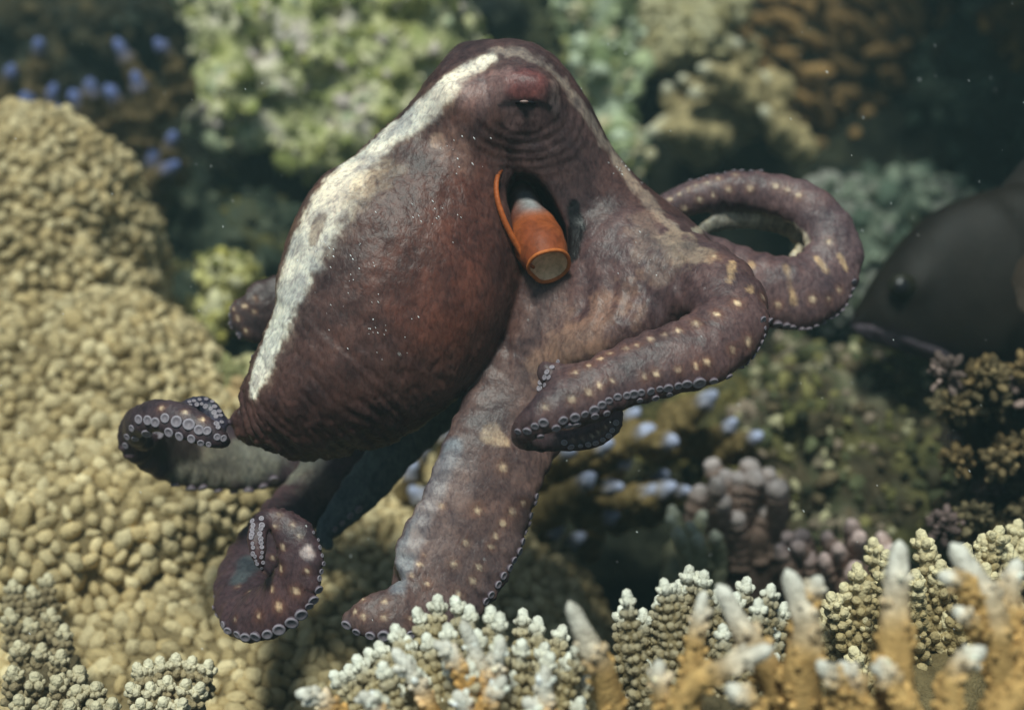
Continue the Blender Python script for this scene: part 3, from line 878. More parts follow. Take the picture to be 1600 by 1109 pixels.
# ------------------------------------------------------------------ corals
UP = np.array([0, 0, 1.0])
def knob_cluster(mb, path, rad, kr, n_rings, per, col0, col1, tip_from=.7, seg=(DV, DF), stretch=1.25, tipcol=None, tipsz=1.0):
    """a coral finger: core tube covered by rounded knobs that point outward and towards the tip"""
    path = np.asarray(path)
    n = len(path)
    v, f, par = tube(path, rad * .72, 8)
    def colr(t):
        k = smooth(tip_from, 1.0, np.asarray(t, dtype=float))
        return np.outer(1 - k, col0) + np.outer(k, col1)
    mb.add(v, f, colr(par[:, 0]) * .8)
    tan = np.gradient(path, axis=0)
    tan /= np.linalg.norm(tan, axis=1)[:, None]
    for i in range(n_rings):
        t = (i + .5) / n_rings
        k = t * (n - 1)
        j = min(int(k), n - 2)
        c = path[j] * (1 - k + j) + path[j + 1] * (k - j)
        tn = tan[j]
        r = rad[j] * (1 - k + j) + rad[j + 1] * (k - j)
        ref = np.array([.3, .9, .2])
        s = np.cross(tn, ref); s /= np.linalg.norm(s)
        u = np.cross(s, tn)
        for q in range(per):
            a = 2 * math.pi * (q + .5 * (i % 2)) / per + random.uniform(-.25, .25)
            o = math.cos(a) * s + math.sin(a) * u
            dn = o * .75 + tn * (.55 + .5 * t)
            dn /= np.linalg.norm(dn)
            kk = kr * random.uniform(.62, 1.28) * (1 - .2 * t)
            R = np.array(frame_to(Vector(dn), random.uniform(0, 6)))
            vv = (seg[0] * (1 + .06 * RNG.normal(size=(len(seg[0]), 1))) * np.array([random.uniform(.85, 1.15), 1, stretch * random.uniform(.8, 1.35)])) * kk @ R.T + c + o * r * random.uniform(.62, .9)
            cc = colr([t])[0]
            br = np.clip((seg[0][:, 2] + .2), 0, 1)[:, None]
            mb.add(vv, seg[1], cc + (col1 - cc) * .14 * br ** 2)
    R = np.array(frame_to(Vector(tan[-1])))
    mb.add((seg[0] * np.array([1, 1, 1.35])) * kr * 1.25 * tipsz @ R.T + path[-1], seg[1], col1 if tipcol is None else tipcol)

def bent(a, b, n=8, amp=.06):
    """a slightly bent path from a (base) to b (tip)"""
    a, b = np.asarray(a), np.asarray(b)
    L = np.linalg.norm(b - a)
    off = RNG.normal(size=3) * amp * L
    return catmull([a, a * .55 + b * .45 + off, b], n)

def smooth_branch(path, rad, col0, col1, tip_from, rows=3.2, seg=18, bumps=.16, n=40):
    """staghorn branch: tapered round limb with small raised cups, pale rounded tip"""
    p = catmull(path, n)
    L = np.linalg.norm(np.diff(p, axis=0), axis=1).sum()
    t = np.linspace(0, 1, n)
    r = np.interp(t, np.linspace(0, 1, len(rad)), rad)
    tipr = r[-1]
    e = np.clip((1 - t) * L / (tipr * 1.6), 0, 1)
    r = r * np.sqrt(np.clip(1 - (1 - e) ** 2, .02, 1))
    v, f, par = tube(p, r, seg)
    # raised cups on a staggered lattice
    nr = max(5, int(seg / 3.4))
    al = par[:, 0] * L / (np.mean(rad) * 2 * math.pi / nr * 1.05)
    an = par[:, 1] / (2 * math.pi) * nr
    row = np.floor(al)
    u, w = al - row - .5, (an + .5 * (row % 2)) % 1 - .5
    b = np.clip(1 - 4.4 * (u * u + w * w), 0, 1) * smooth(1.0, .86, par[:, 0])
    b = b * (.75 + .5 * np.sin(row * 3.1 + np.floor(an + .5 * (row % 2)) * 5.7))
    idx = np.repeat(np.arange(n), seg)
    dirv = v - p[idx]
    v = v + dirv * (bumps * b[:, None]) + .0006 * fbm(v * 90, 2)[:, None]
    k = smooth(tip_from, min(1, tip_from + .35), par[:, 0] + .05 * fbm(v * 60, 2))
    c = np.outer(1 - k, col0) + np.outer(k, col1)
    c = c * (.82 + .36 * b[:, None])
    return v, f, np.clip(c, 0, .9)

def scatter(v, f, n, rmin, rng):
    """well spaced points on a mesh: positions and normals"""
    tri = np.vstack([f[:, [0, 1, 2]], f[:, [0, 2, 3]]]) if f.shape[1] == 4 else f
    a, b, c = v[tri[:, 0]], v[tri[:, 1]], v[tri[:, 2]]
    cr = np.cross(b - a, c - a)
    ar = np.linalg.norm(cr, axis=1)
    i = rng.choice(len(tri), n, p=ar / ar.sum())
    r1, r2 = np.sqrt(rng.random(n)), rng.random(n)
    p = (1 - r1)[:, None] * a[i] + (r1 * (1 - r2))[:, None] * b[i] + (r1 * r2)[:, None] * c[i]
    nn = cr[i] / (ar[i][:, None] + 1e-15)
    cell, keep = {}, []
    for k in range(n):
        g = tuple((p[k] // rmin).astype(int))
        ok = True
        for dx in (-1, 0, 1):
            for dy in (-1, 0, 1):
                for dz in (-1, 0, 1):
                    for m in cell.get((g[0] + dx, g[1] + dy, g[2] + dz), ()):
                        if ((p[m] - p[k]) ** 2).sum() < rmin * rmin:
                            ok = False
                            break
                    if not ok: break
                if not ok: break
            if not ok: break
        if ok:
            cell.setdefault(g, []).append(k)
            keep.append(k)
    return p[keep], nn[keep]

class WBlob:                                  # world-space ellipsoid for the same field code
    def __init__(s, c, r):
        s.c, s.r = np.array(c, dtype=float), np.array(r, dtype=float)
        s.lo, s.hi = s.c - s.r.max(), s.c + s.r.max()
    def sdf(s, p):
        q = (p - s.c) / s.r
        k = np.sqrt((q ** 2).sum(1))
        g = np.sqrt(((q / s.r) ** 2).sum(1)) + 1e-9
        return np.where(k > .3, k * (k - 1) / g, (k - 1) * s.r.min())

def blob_mesh(blobs, h, k=.03, nz=0.0, ns=12):
    lo = np.min([b.c - b.r for b in blobs], 0) - 3 * h - nz
    hi = np.max([b.c + b.r for b in blobs], 0) + 3 * h + nz
    F = Field(lo, hi, h)
    for b in blobs: F.add(b, k)
    v, q = F.mesh()
    n = vnormals(v, q)
    c = np.mean([b.c for b in blobs], 0)
    if ((v - c) * n).sum() < 0: q, n = q[:, ::-1].copy(), -n
    if nz:
        v = v + n * (nz * fbm(v * ns, 4))[:, None]
    return v, q, vnormals(v, q)

def knob_variants(name, mat, count=4):
    out = []
    for k in range(count):
        v = DV * np.array([1, 1, 1.0])
        v = v * (1 + .45 * fbm(DV * 1.1 + 11 * k, 2))[:, None]
        out.append(mesh_data(name, v, DF, mat))
    return out

def knobby_colony(name, label, blobs, h, spacing, size, cols, seed, tall=1.3, cat='coral', nz=.012, ns=14, lift=.35, cand=60000):
    rng = np.random.default_rng(seed)
    v, q, n = blob_mesh(blobs, h, .010, nz, ns)
    root = empty(name, (v[:, 0].mean(), v[:, 1].mean(), v[:, 2].min()))
    tag(root, label, cat)
    build('base', v, q, M_CORAL, root, np.tile(cols[0] * .45, (len(v), 1)))  # base colour darkened to paint shadow into the gaps between knobs
    p, nn = scatter(v, q, cand, spacing, rng)
    up = nn + UP * lift
    up /= np.linalg.norm(up, axis=1)[:, None]
    x, y, d = proj(p)
    view = CT - p
    face = (nn * view).sum(1) / np.linalg.norm(view, axis=1)
    vis = (x > -30) & (x < 1630) & (y > -30) & (y < 1140) & (face > -.15)
    # hidden by the octopus or by the colony itself: not chosen as single parts
    bv = BVHTree.FromPolygons([Vector(a) for a in v], q.tolist())
    score = np.where(vis, 1 / d, -1.0)
    for i in np.where(vis)[0]:
        dc = Vector(w2c(p[i]))
        if OBVH.ray_cast(Vector((0, 0, 0)), dc.normalized())[0] is not None: score[i] = 0
        else:
            s = Vector(p[i] + nn[i] * .004)
            to = (Vector(CT) - s)
            if bv.ray_cast(s, to.normalized())[0] is not None: score[i] = 0
    order = np.argsort(-score)
    sizef = 1.0 + .3 * fbm(p * 45, 2)
    huef = fbm(p * 16 + 4, 3)
    kn = knob_variants('knob', M_KNOB)
    rest = MB()
    for rank, i in enumerate(order):
        if score[i] < 0 and rng.random() < .35 and face[i] < -.5: continue
        r = size * rng.uniform(.78, 1.25)
        cc = cols[0] + (cols[1] - cols[0]) * rng.random() ** 1.4
        cc = cc * rng.uniform(.78, 1.1) * (1 + .35 * huef[i])
        R = frame_to(Vector(up[i] + rng.normal(size=3) * .12), rng.uniform(0, 6))
        r *= sizef[i]
        an = rng.uniform(.72, 1.38)
        sc = (r * an, r / an * rng.uniform(.85, 1.15), r * tall * rng.uniform(.7, 1.4))
        if rank < 300 and score[i] > 0:
            m = Matrix.Translation(Vector(p[i] + up[i] * r * .1)) @ R.to_4x4() @ Matrix.Diagonal((*sc, 1))
            inst('knob', kn[rank % 4], m, root, tuple(cc))
        else:
            vv = (DV * (1 + .12 * rng.normal(size=(len(DV), 1)))) * np.array(sc) @ np.array(R).T + p[i] + up[i] * r * .1
            rest.add(vv, DF, cc)
    o = rest.build('knob_cover', M_CORAL, root)
    tag(o, kind='stuff')
    return root

TAN, TAN2 = S((182, 160, 116)), S((216, 198, 156))
LOBES = [(190, 268, 1.2, 24, 30), (160, 270, 1.2, 22, 36), (110, 250, 1.22, 36, 34), (185, 335, 1.19, 26, 26), (178, 385, 1.18, 30, 34), (195, 430, 1.17, 26, 24), (205, 490, 1.16, 34, 36), (228, 540, 1.15, 24, 30),
         (120, 330, 1.15, 44, 30), (60, 300, 1.16, 50, 36), (130, 430, 1.12, 40, 34), (60, 400, 1.12, 46, 40), (20, 480, 1.10, 50, 36), (110, 520, 1.09, 52, 36), (190, 590, 1.1, 36, 30), (60, 590, 1.06, 60, 36), (150, 650, 1.05, 50, 32), (30, 680, 1.02, 56, 36), (110, 740, 1.0, 60, 34)]
knobby_colony('knobbly_coral', 'broad mound of tan knobbly coral spreading under the octopus arms and up the side',
    [WBlob((-.24, .96, -.02), (.29, .36, .165)), WBlob((-.05, .93, -.03), (.13, .22, .15)), WBlob(P(60, 470, 1.22), (.10, .12, .16)), WBlob(P(0, 350, 1.25), (.10, .11, .095)), WBlob(P(140, 300, 1.22), (.032, .04, .035)), WBlob(P(155, 400, 1.2), (.035, .04, .05)),
     WBlob(P(180, 545, 1.17), (.04, .05, .05)), WBlob(P(120, 650, 1.12), (.12, .12, .09)), WBlob(P(60, 790, 1.03), (.16, .12, .06)), WBlob(P(250, 740, 1.06), (.11, .12, .05))] + [WBlob(P(x, y, d), (a * K * d, (a + b) / 2 * K * d, b * K * d)) for x, y, d, a, b in LOBES], .006, .0076, .0058, (TAN, TAN2), 3, nz=.012, ns=24, cand=95000, tall=1.0, lift=.25)

# ---- clumps of short knobbly fingers (corymbose corals)
def finger_clump(name, label, tips, base, r, kr, col0, col1, rings=9, per=6, length=.06, tip_from=.6, group=None, lowest=None, tipsz=1.0, base_r=.6):
    root = empty(name, base)
    tag(root, label, 'coral', group)
    base = np.asarray(base, dtype=float)
    for tp in tips:
        tp = np.asarray(tp, dtype=float)
        dr = base - tp
        dist = np.linalg.norm(dr)
        dr /= dist
        L = min(length * random.uniform(.85, 1.2), dist)
        dn = dr * .8 - UP * .3
        dn /= np.linalg.norm(dn)
        st = tp + dn * L
        p = bent(st, tp, 7, .05)
        rr = np.linspace(1.15, .72, 7) * r * random.uniform(.88, 1.12)
        mb = MB()
        knob_cluster(mb, p, rr, kr, rings, per, col0, col1, tip_from, tipsz=tipsz)
        mb.build('branch', M_CORAL, root)
    # the solid foot the fingers grow from
    T = np.array(tips)
    lo = np.array([T[:, 0].mean(), T[:, 1].mean(), 0]) * .5 + base * .5
    mid = T.mean(0) + (base - T.mean(0)) / np.linalg.norm(base - T.mean(0)) * length * 1.15
    ext = np.ptp(T, axis=0) / 2 + .01
    v, f = ICO[4]
    v = v * (1 + .25 * fbm(v * 2.5 + base * 9, 3))[:, None]
    v = v * np.array([max(ext[0], .02) * base_r * 1.5, max(ext[1], .02) * base_r * 1.3 + .02, length * .8]) + mid - UP * length * .2
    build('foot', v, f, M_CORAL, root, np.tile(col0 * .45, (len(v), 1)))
    st = np.linspace(0, 1, 8)[:, None]
    gz = ground_z(base[0], base[1]) - .02
    p = mid * (1 - st) + np.array([base[0], base[1], min(gz, mid[2] - .02)]) * st
    v, f, _ = tube(p, np.linspace(.6, .8, 8) * max(ext[0], .03) * base_r * 1.3, 14)
    v = v + .006 * fbm(v * 40, 2)[:, None]
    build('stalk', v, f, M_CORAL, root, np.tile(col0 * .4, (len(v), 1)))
    return root

def tips_at(lst, d, jit=.012):
    return [P(x, y, d + random.uniform(-jit, jit)) for x, y in lst]

BEI, WHT = S((164, 146, 106)), S((232, 230, 214))
front = [(525, 1058), (547, 1048), (560, 1033), (578, 1023), (594, 1012), (619, 986), (637, 1004), (653, 960), (684, 940), (712, 942), (734, 956), (767, 958), (781, 968), (817, 962), (840, 974), (878, 987)]
fill = [(600, 1045), (640, 1035), (668, 1000), (700, 985), (745, 995), (780, 1005), (815, 1010), (850, 1015), (858, 1030), (890, 1030), (910, 1010), (620, 1075), (660, 1060), (700, 1040), (735, 1045), (770, 1050), (800, 1060), (840, 1065), (880, 1075), (920, 1060), (590, 1090), (690, 1090), (760, 1095), (820, 1100), (905, 1100)]
finger_clump('corymbose_coral', 'low clump of beige stubby coral fingers with white tips below the reaching arm', tips_at(front, .685) + tips_at(fill, .66, .02), P(770, 1330, .64), .0046, .0025, BEI, WHT, 9, 6, .045, tip_from=.78)
c2 = [(980, 931), (972, 955), (1005, 960), (1038, 914), (1030, 940), (1077, 893), (1062, 915), (1100, 901), (1120, 930), (1166, 911), (1150, 935), (1204, 922), (1185, 945), (1225, 950), (1000, 1000), (1010, 1040), (1050, 975), (1045, 1020), (1090, 965), (1085, 1010), (1130, 985), (1125, 1030), (1170, 975), (1165, 1020), (1205, 985), (1210, 1030), (990, 1080), (1040, 1080), (1090, 1075), (1150, 1080), (1210, 1080)]
finger_clump('corymbose_coral', 'clump of beige stubby coral fingers with bright white tips behind the orange staghorn coral', tips_at(c2, .71, .02), P(1100, 1330, .68), .0054, .0023, S((146, 130, 96)), WHT, 11, 7, .05, tip_from=.82)
c3 = [(1290, 958), (1312, 955), (1275, 975), (1330, 985), (1352, 968), (1360, 1000), (1300, 1000), (1335, 1020), (1365, 850), (1385, 870), (1440, 838), (1455, 860), (1375, 905), (1430, 900), (1470, 885), (1350, 930), (1400, 935), (1450, 930), (1500, 905), (1510, 860), (1535, 845), (1560, 832), (1590, 822), (1575, 860), (1600, 850), (1540, 890), (1580, 900), (1545, 940), (1590, 950), (1440, 975), (1480, 965), (1400, 990), (1340, 890), (1320, 920), (1300, 935)]
finger_clump('corymbose_coral', 'spreading yellowish finger coral clump beneath the dark bushy coral', tips_at(c3, .79, .03), P(1450, 1250, .80), .0062, .0028, S((160, 140, 98)), S((226, 212, 172)), 9, 6, .055)
c4 = [(215, 1045), (232, 1040), (250, 1035), (275, 1030), (300, 1035), (325, 1040), (205, 1075), (235, 1075), (262, 1065), (290, 1070), (312, 1075), (220, 1100), (255, 1098), (285, 1100)]
finger_clump('finger_coral', 'small pale nubby coral cluster on the tan mound below the curled arm', [P(x, y, .80 - (y - 1030) * .0006) for x, y in c4], P(265, 1230, .80), .0052, .0026, S((150, 132, 98)), S((222, 212, 182)), 4, 6, .02, base_r=.3)
c5 = [(20, 915), (50, 925), (75, 905), (15, 960), (45, 975), (80, 960), (100, 985), (30, 1010), (65, 1015), (95, 1025), (20, 1050), (55, 1060), (90, 1065), (125, 1050), (120, 1080), (150, 1075), (30, 1095), (70, 1100), (110, 1105), (150, 1105), (175, 1100)]
finger_clump('finger_coral', 'greyish beige nubby coral clump with dark gaps at the near foot of the tan mound', [P(x, y, .90 - (y - 900) * .0007) for x, y in c5], P(60, 1260, .84), .0062, .0028, S((140, 124, 94)), S((204, 192, 160)), 4, 6, .018, base_r=.18)

# ---- orange staghorn coral with white tips, in front
ORG, ORGT = S((198, 160, 102)), S((238, 232, 218))
def staghorn(name, label, branches, base, col0, col1, tip_from=.62, seg=26, group=None):
    root = empty(name, base)
    tag(root, label, 'coral', group)
    for rows in branches:
        rows = [(x + (random.uniform(-14, 14) if 0 < j < len(rows) - 1 else 0), y, d + .05, r * .70) for j, (x, y, d, r) in enumerate(rows)]
        pts = [P(x, y, d) for x, y, d, r in rows]
        rad = [r * K * d for x, y, d, r in rows]
        v, f, c = smooth_branch(pts, rad, col0, col1, tip_from, seg=16, bumps=.12)
        mb = MB()
        mb.add(v, f, c)
        pp = catmull(np.hstack([np.array(pts), np.array(rad)[:, None]]), 60)
        tg = np.gradient(pp[:, :3], axis=0)
        tg /= np.linalg.norm(tg, axis=1)[:, None]
        for q in range(int(40 + 500 * np.mean(rad) / .02 * .18)):
            i = int(random.uniform(0, 52))
            o_ = np.cross(tg[i], RNG.normal(size=3))
            o_ /= np.linalg.norm(o_)
            dn = o_ * .7 + tg[i] * .75
            kr = random.uniform(.0011, .0021)
            Rm = np.array(frame_to(Vector(dn)))
            cc = c[min(int(i / 60 * 40) * 16, len(c) - 1)]
            mb.add(DV * np.array([kr, kr, kr * 1.7]) @ Rm.T + pp[i, :3] + o_ * pp[i, 3] * .93, DF, np.clip(cc * random.uniform(.9, 1.25), 0, .9))
        mb.build('branch', M_CORAL, root)
    return root
f0 = .56
st = [
 [(985, 1260, .60, 40), (955, 1090, .575, 36), (925, 1010, .565, 29), (889, 938, .56, 17)],
 [(1290, 1250, .60, 52), (1215, 1060, .565, 44), (1165, 985, .56, 32), (1122, 910, .56, 17)],
 [(1285, 1250, .58, 60), (1262, 1080, .555, 48), (1250, 985, .55, 38), (1229, 888, .55, 19)],
 [(1262, 1020, .555, 34), (1268, 955, .552, 26), (1282, 900, .55, 17)],
 [(1420, 1250, .57, 52), (1408, 1080, .55, 44), (1406, 950, .55, 36), (1406, 842, .55, 18)],
 [(1640, 1230, .58, 54), (1585, 1070, .55, 44), (1535, 950, .545, 35), (1486, 848, .545, 21)],
 [(1540, 965, .548, 26), (1500, 920, .54, 22), (1466, 896, .538, 15)],
 [(1560, 1010, .55, 28), (1518, 970, .54, 22), (1490, 948, .538, 15)],
 [(1560, 1130, .545, 50), (1600, 1010, .55, 40), (1640, 940, .55, 26)],
 [(1050, 1240, .55, 44), (1080, 1095, .54, 34), (1140, 1045, .535, 26), (1208, 1012, .53, 17)],
 [(1300, 1180, .54, 36), (1330, 1085, .535, 28), (1300, 1045, .53, 20), (1285, 1030, .528, 14)],
 [(1380, 1190, .545, 40), (1345, 1080, .54, 30), (1312, 1034, .535, 18)],
 [(1090, 1220, .55, 30), (1050, 1090, .55, 26), (1028, 1030, .55, 15)],
 [(1070, 1180, .57, 30), (1085, 1030, .57, 24), (1101, 922, .57, 13)],
 [(1480, 1200, .535, 40), (1500, 1060, .53, 28), (1540, 1010, .53, 18)],
 [(1600, 1150, .55, 40), (1585, 940, .555, 26), (1592, 872, .56, 17)],
 [(1440, 1160, .53, 30), (1385, 1060, .53, 24), (1360, 1040, .53, 16)],
 [(1180, 1200, .54, 40), (1180, 1110, .535, 30), (1135, 1070, .53, 18)],
]
staghorn('staghorn_coral', 'orange staghorn coral with thick upright branches and pale tips in front of the beige clumps', st, P(1300, 1300, .58), ORG, ORGT, .64)
st2 = [
 [(790, 1240, .62, 30), (760, 1090, .60, 24), (722, 968, .59, 14)],
 [(700, 1220, .61, 28), (655, 1095, .60, 22), (614, 1012, .595, 13)],
 [(560, 1170, .60, 26), (505, 1100, .595, 20), (462, 1080, .59, 14)],
 [(620, 1180, .59, 24), (590, 1110, .585, 19), (563, 1080, .58, 14)],
 [(760, 1200, .60, 26), (735, 1110, .585, 20), (712, 1078, .58, 14)],
 [(730, 1150, .60, 24), (765, 1060, .59, 19), (786, 996, .585, 12)],
 [(740, 1150, .585, 24), (770, 1095, .58, 18), (788, 1056, .578, 13)],
 [(850, 1200, .59, 30), (845, 1110, .58, 24), (853, 1038, .575, 13)],
 [(860, 1190, .585, 26), (840, 1115, .578, 20), (816, 1092, .575, 13)],
 [(740, 1110, .595, 20), (705, 1040, .588, 16), (678, 1002, .585, 12)],
]
staghorn('staghorn_coral', 'pale orange staghorn coral of slender white tipped branches before the low beige clump', st2, P(740, 1300, .62), S((206, 160, 96)), ORGT, .5)

# ---- tan staghorn with blue tips, behind the arms on the right
def blue_stag(name, label, tips, d, base, col0, col1, r=11, ln=130, dirn=(-1, .35), group=None, seg=18, tf=.78, jd=.04):
    root = empty(name, base)
    tag(root, label, 'coral', group)
    for t in tips:
        x, y = t[:2]
        dd = d + random.uniform(-jd, jd)
        dx, dy = (t[2], t[3]) if len(t) > 2 else dirn
        an = math.atan2(dy, dx) + random.uniform(-.5, .5)
        dx, dy = math.cos(an), math.sin(an)
        L = ln * random.uniform(.6, 1.25)
        a = [P(x + dx * L, y + dy * L, dd + .05), P(x + dx * L * .5 + random.uniform(-12, 12), y + dy * L * .5 + random.uniform(-12, 12), dd + .02), P(x, y, dd)]
        rr = r * K * d * random.uniform(.8, 1.2)
        v, f, c = smooth_branch(a, [rr * 1.75, rr * 1.3, rr * .5], col0 * random.uniform(.8, 1.15), col1, tf, seg=seg, n=40, bumps=.34)
        build('branch', v, f, M_CORAL, root, c)
    return root
BLUE = S((186, 194, 224))
OLV = S((122, 104, 68))
blue_stag('staghorn_coral', 'olive brown staghorn coral with pale blue tips below the folded sucker arm',
    [(1025, 666), (1108, 634, -1, .15), (1120, 612, -1, .3), (1191, 678, -1, .05), (1044, 736), (1036, 762), (1057, 756), (1080, 764, -1, .1), (967, 802), (880, 817, -.8, .6), (915, 833, -.6, .7), (960, 690, -1, .2), (1000, 640, -1, .3), (930, 740), (985, 715), (900, 700, -.7, .5), (890, 770, -.7, .5), (1060, 690, -1, .1), (940, 660), (1150, 655, -1, .1), (975, 760, -1, .2), (650, 720, -.2, 1), (690, 650, -.1, 1), (670, 690, -.1, 1), (640, 760, .3, 1), (690, 740, .3, 1)],
    1.08, P(900, 900, 1.2), OLV, BLUE, 15, 110, tf=.74)
blue_stag('staghorn_coral', 'shadowy brown staghorn coral with scattered lilac blue tips above the tan mound',
    [(38, 145, .3, .9), (85, 130, .2, 1), (140, 122, .4, .9), (165, 132, .4, .9), (210, 110, .3, 1), (90, 165, .2, 1), (118, 186, .3, 1), (94, 205, -.2, 1), (240, 228, .1, 1), (280, 254, -.5, .8), (258, 279, -.4, .9), (214, 295, -.1, 1), (272, 205, .2, 1), (110, 140, .2, 1), (242, 60, .3, 1), (60, 60, .2, 1), (20, 100, .2, 1), (180, 60, .2, 1)],
    1.42, P(150, 420, 1.6), S((104, 88, 60)), S((118, 132, 186)), 15, 120, seg=18, tf=.72)
blue_stag('staghorn_coral', 'tan branching coral with dots of white tips against the dark brown wall',
    [(1040, 130, .8, .35), (1060, 120, .9, .4), (1090, 105, .8, .5), (1048, 175, .9, .2), (1110, 172, .9, .2), (1116, 146, .9, .2), (1135, 110, .6, .6), (1190, 112, .6, .6), (1188, 168, .8, .3), (1010, 205, 1, .1), (1025, 195, 1, .1), (1040, 210, 1, 0), (1150, 60, .1, 1), (1075, 150, .9, .3), (1150, 150, .9, .3)],
    1.5, P(1200, 260, 1.7), S((168, 152, 112)), S((226, 222, 196)), 13, 100, seg=18, tf=.82)

# ---- pinkish ribbed finger coral and pale fingers
def ribbed(name, label, tips, d, basepx, col0, col1, r=17, ln=.05):
    base = P(basepx[0], basepx[1], d + .03)
    root = empty(name, base)
    tag(root, label, 'coral')
    for x, y in tips:
        tp = P(x, y, d + random.uniform(-.03, .02))
        bx = basepx[0] * .35 + x * .65
        bs = P(bx, y + 92, d + .03)
        dr = np.array(bs) - tp
        p = catmull([tp + dr * .95, tp + dr * .5 + RNG.normal(size=3) * .004, tp], 30)
        L = np.linalg.norm(dr)
        t = np.linspace(0, 1, 30)
        rr = r * K * d * np.interp(t, [0, .6, .88, .96, 1], [.95, 1, .92, .62, .1]) * random.uniform(.85, 1.12)
        rr = rr * (1 + .11 * np.sin(t * L / .0042 * 2 * math.pi / 2))
        v, f, par = tube(p, rr, 14)
        v = v + .0012 * fbm(v * 160, 2)[:, None]
        k = smooth(.75, 1, par[:, 0])
        build('finger', v, f, M_CORAL, root, np.outer(1 - k, col0) + np.outer(k, col1))
    T = np.array(tips, dtype=float)
    w, hgt = np.ptp(T[:, 0]) / 2 + r * .4, np.ptp(T[:, 1]) / 2 + 10
    bl = [WBlob(P(T[:, 0].mean(), T[:, 1].mean() + 72, d + .05), (w * K * d * .9, .035, hgt * K * d * .8)), WBlob(P(T[:, 0].mean(), T[:, 1].mean() + 130, d + .08), (w * K * d, .05, 90 * K * d))]
    v, q, n = blob_mesh(bl, .005, .03, .008, 40)
    build('foot', v, q, M_CORAL, root, np.tile(col0 * .5, (len(v), 1)))
    return root
ribbed('finger_coral', 'pinkish grey coral of ribbed rounded fingers in front of the dark gap', [(1110, 716), (1176, 717), (1206, 731), (1134, 733), (1155, 736), (1215, 752), (1218, 780), (1096, 757), (1194, 752), (1173, 772), (1150, 800), (1130, 775), (1200, 790), (1120, 745), (1185, 735)], 1.03, (1165, 862), S((168, 140, 126)), S((208, 194, 190)), 17)
ribbed('finger_coral', 'small pale grey green coral of smooth fingers beside the pinkish finger coral', [(1047, 789), (1044, 803), (1056, 824), (1090, 834), (1100, 797), (1115, 830), (1075, 815)], 1.0, (1135, 880), S((176, 172, 138)), S((214, 212, 190)), 12)
ribbed('finger_coral', 'low coral of stubby pink fingers beneath the green rubble', [(1230, 832), (1250, 826), (1265, 860), (1290, 830), (1330, 812), (1345, 832), (1338, 878), (1360, 900), (1240, 848), (1310, 850), (1375, 830), (1285, 865), (1395, 850), (1215, 850)], .99, (1310, 990), S((164, 134, 120)), S((214, 188, 182)), 14)

# ------------------------------------------------------------------ encrusted rocks and coral heads behind
def PB(px, py, d, rx, ry, rz=None):
    return WBlob(P(px, py, d), (rx * K * d, (rz or (rx + ry) / 2) * K * d, ry * K * d))

def encrusted(name, label, blobs, h, palette, spacing, size, seed, cat='rock', base=None, tall=1.0, stretch=1.6, nz=.03, ns=11, cand=9000, lift=.2, drop=.2, cover='growth', group=None, fm=.62):
    """a rock with an uneven surface and a crust of small growths in mixed colours"""
    rng = np.random.default_rng(seed)
    spacing, size, cand = spacing * (fm + .06), size * fm, int(cand / fm ** 2)
    v, q, n = blob_mesh(blobs, h, .03, nz, ns)
    v = v + n * (.25 * nz * fbm(v * ns * 5, 3))[:, None]
    root = empty(name, (v[:, 0].mean(), v[:, 1].mean(), v[:, 2].min()))
    tag(root, label, cat, group)
    pal = [S(c) for c in palette]
    k = np.clip(.5 + 1.1 * fbm(v * 14 + seed, 4), 0, .999)
    w = k * (len(pal) - 1)
    i = w.astype(int)
    P0, P1 = np.array(pal)[i], np.array(pal)[np.minimum(i + 1, len(pal) - 1)]
    bc = P0 + (P1 - P0) * (w - i)[:, None]
    bc = bc * (.7 if base is None else base)
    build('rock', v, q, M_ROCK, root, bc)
    p, nn = scatter(v, q, cand, spacing, rng)
    m = MB()
    hue = fbm(p * 22 + seed, 3)
    cv, cf = ICO[1]
    for j in range(len(p)):
        if rng.random() < drop: continue
        if (nn[j] * (CT - p[j])).sum() < -.15: continue
        u = nn[j] + UP * lift + rng.normal(size=3) * .3
        R = np.array(frame_to(Vector(u), rng.uniform(0, 6)))
        r = size * rng.lognormal(0, .35)
        s = np.array([r * rng.uniform(.7, stretch), r * rng.uniform(.6, 1.1), r * tall * rng.uniform(.6, 1.5)])
        ci = int(np.clip((.5 + 1.0 * hue[j] + rng.normal() * .22) * len(pal), 0, len(pal) - 1))
        vv = DV * (1 + .25 * rng.normal(size=(len(DV), 1)) * .6) * s @ R.T + p[j]
        m.add(vv, DF, np.clip(pal[ci] * rng.uniform(.7, 1.2), 0, .9))
    o = m.build(cover, M_CORAL, root)
    tag(o, kind='stuff')
    return root

LIME = [(104, 108, 60), (166, 166, 100), (208, 204, 156), (140, 146, 86), (218, 212, 176), (204, 190, 180), (176, 184, 150)]
encrusted('reef_boulder', 'pale lime green encrusted boulder rising behind the striped mantle',
    [PB(540, 60, 1.55, 215, 150), PB(395, 150, 1.48, 85, 65), PB(590, 195, 1.5, 140, 70), PB(690, 40, 1.5, 60, 80), PB(480, -60, 1.6, 220, 120)], .006, LIME, .016, .0105, 21, ns=14, nz=.045, fm=.45, drop=.45, base=1.0)
encrusted('reef_boulder', 'narrow pale rock pillar standing behind the octopus head',
    [PB(925, 20, 1.55, 52, 90), PB(945, 130, 1.53, 46, 90), PB(948, 250, 1.52, 40, 80), PB(950, 370, 1.55, 50, 90)], .007, [(110, 122, 84), (168, 178, 138), (196, 206, 180), (150, 150, 96), (206, 196, 160)], .015, .010, 22, ns=14, nz=.035, fm=.48, drop=.4, base=.95)
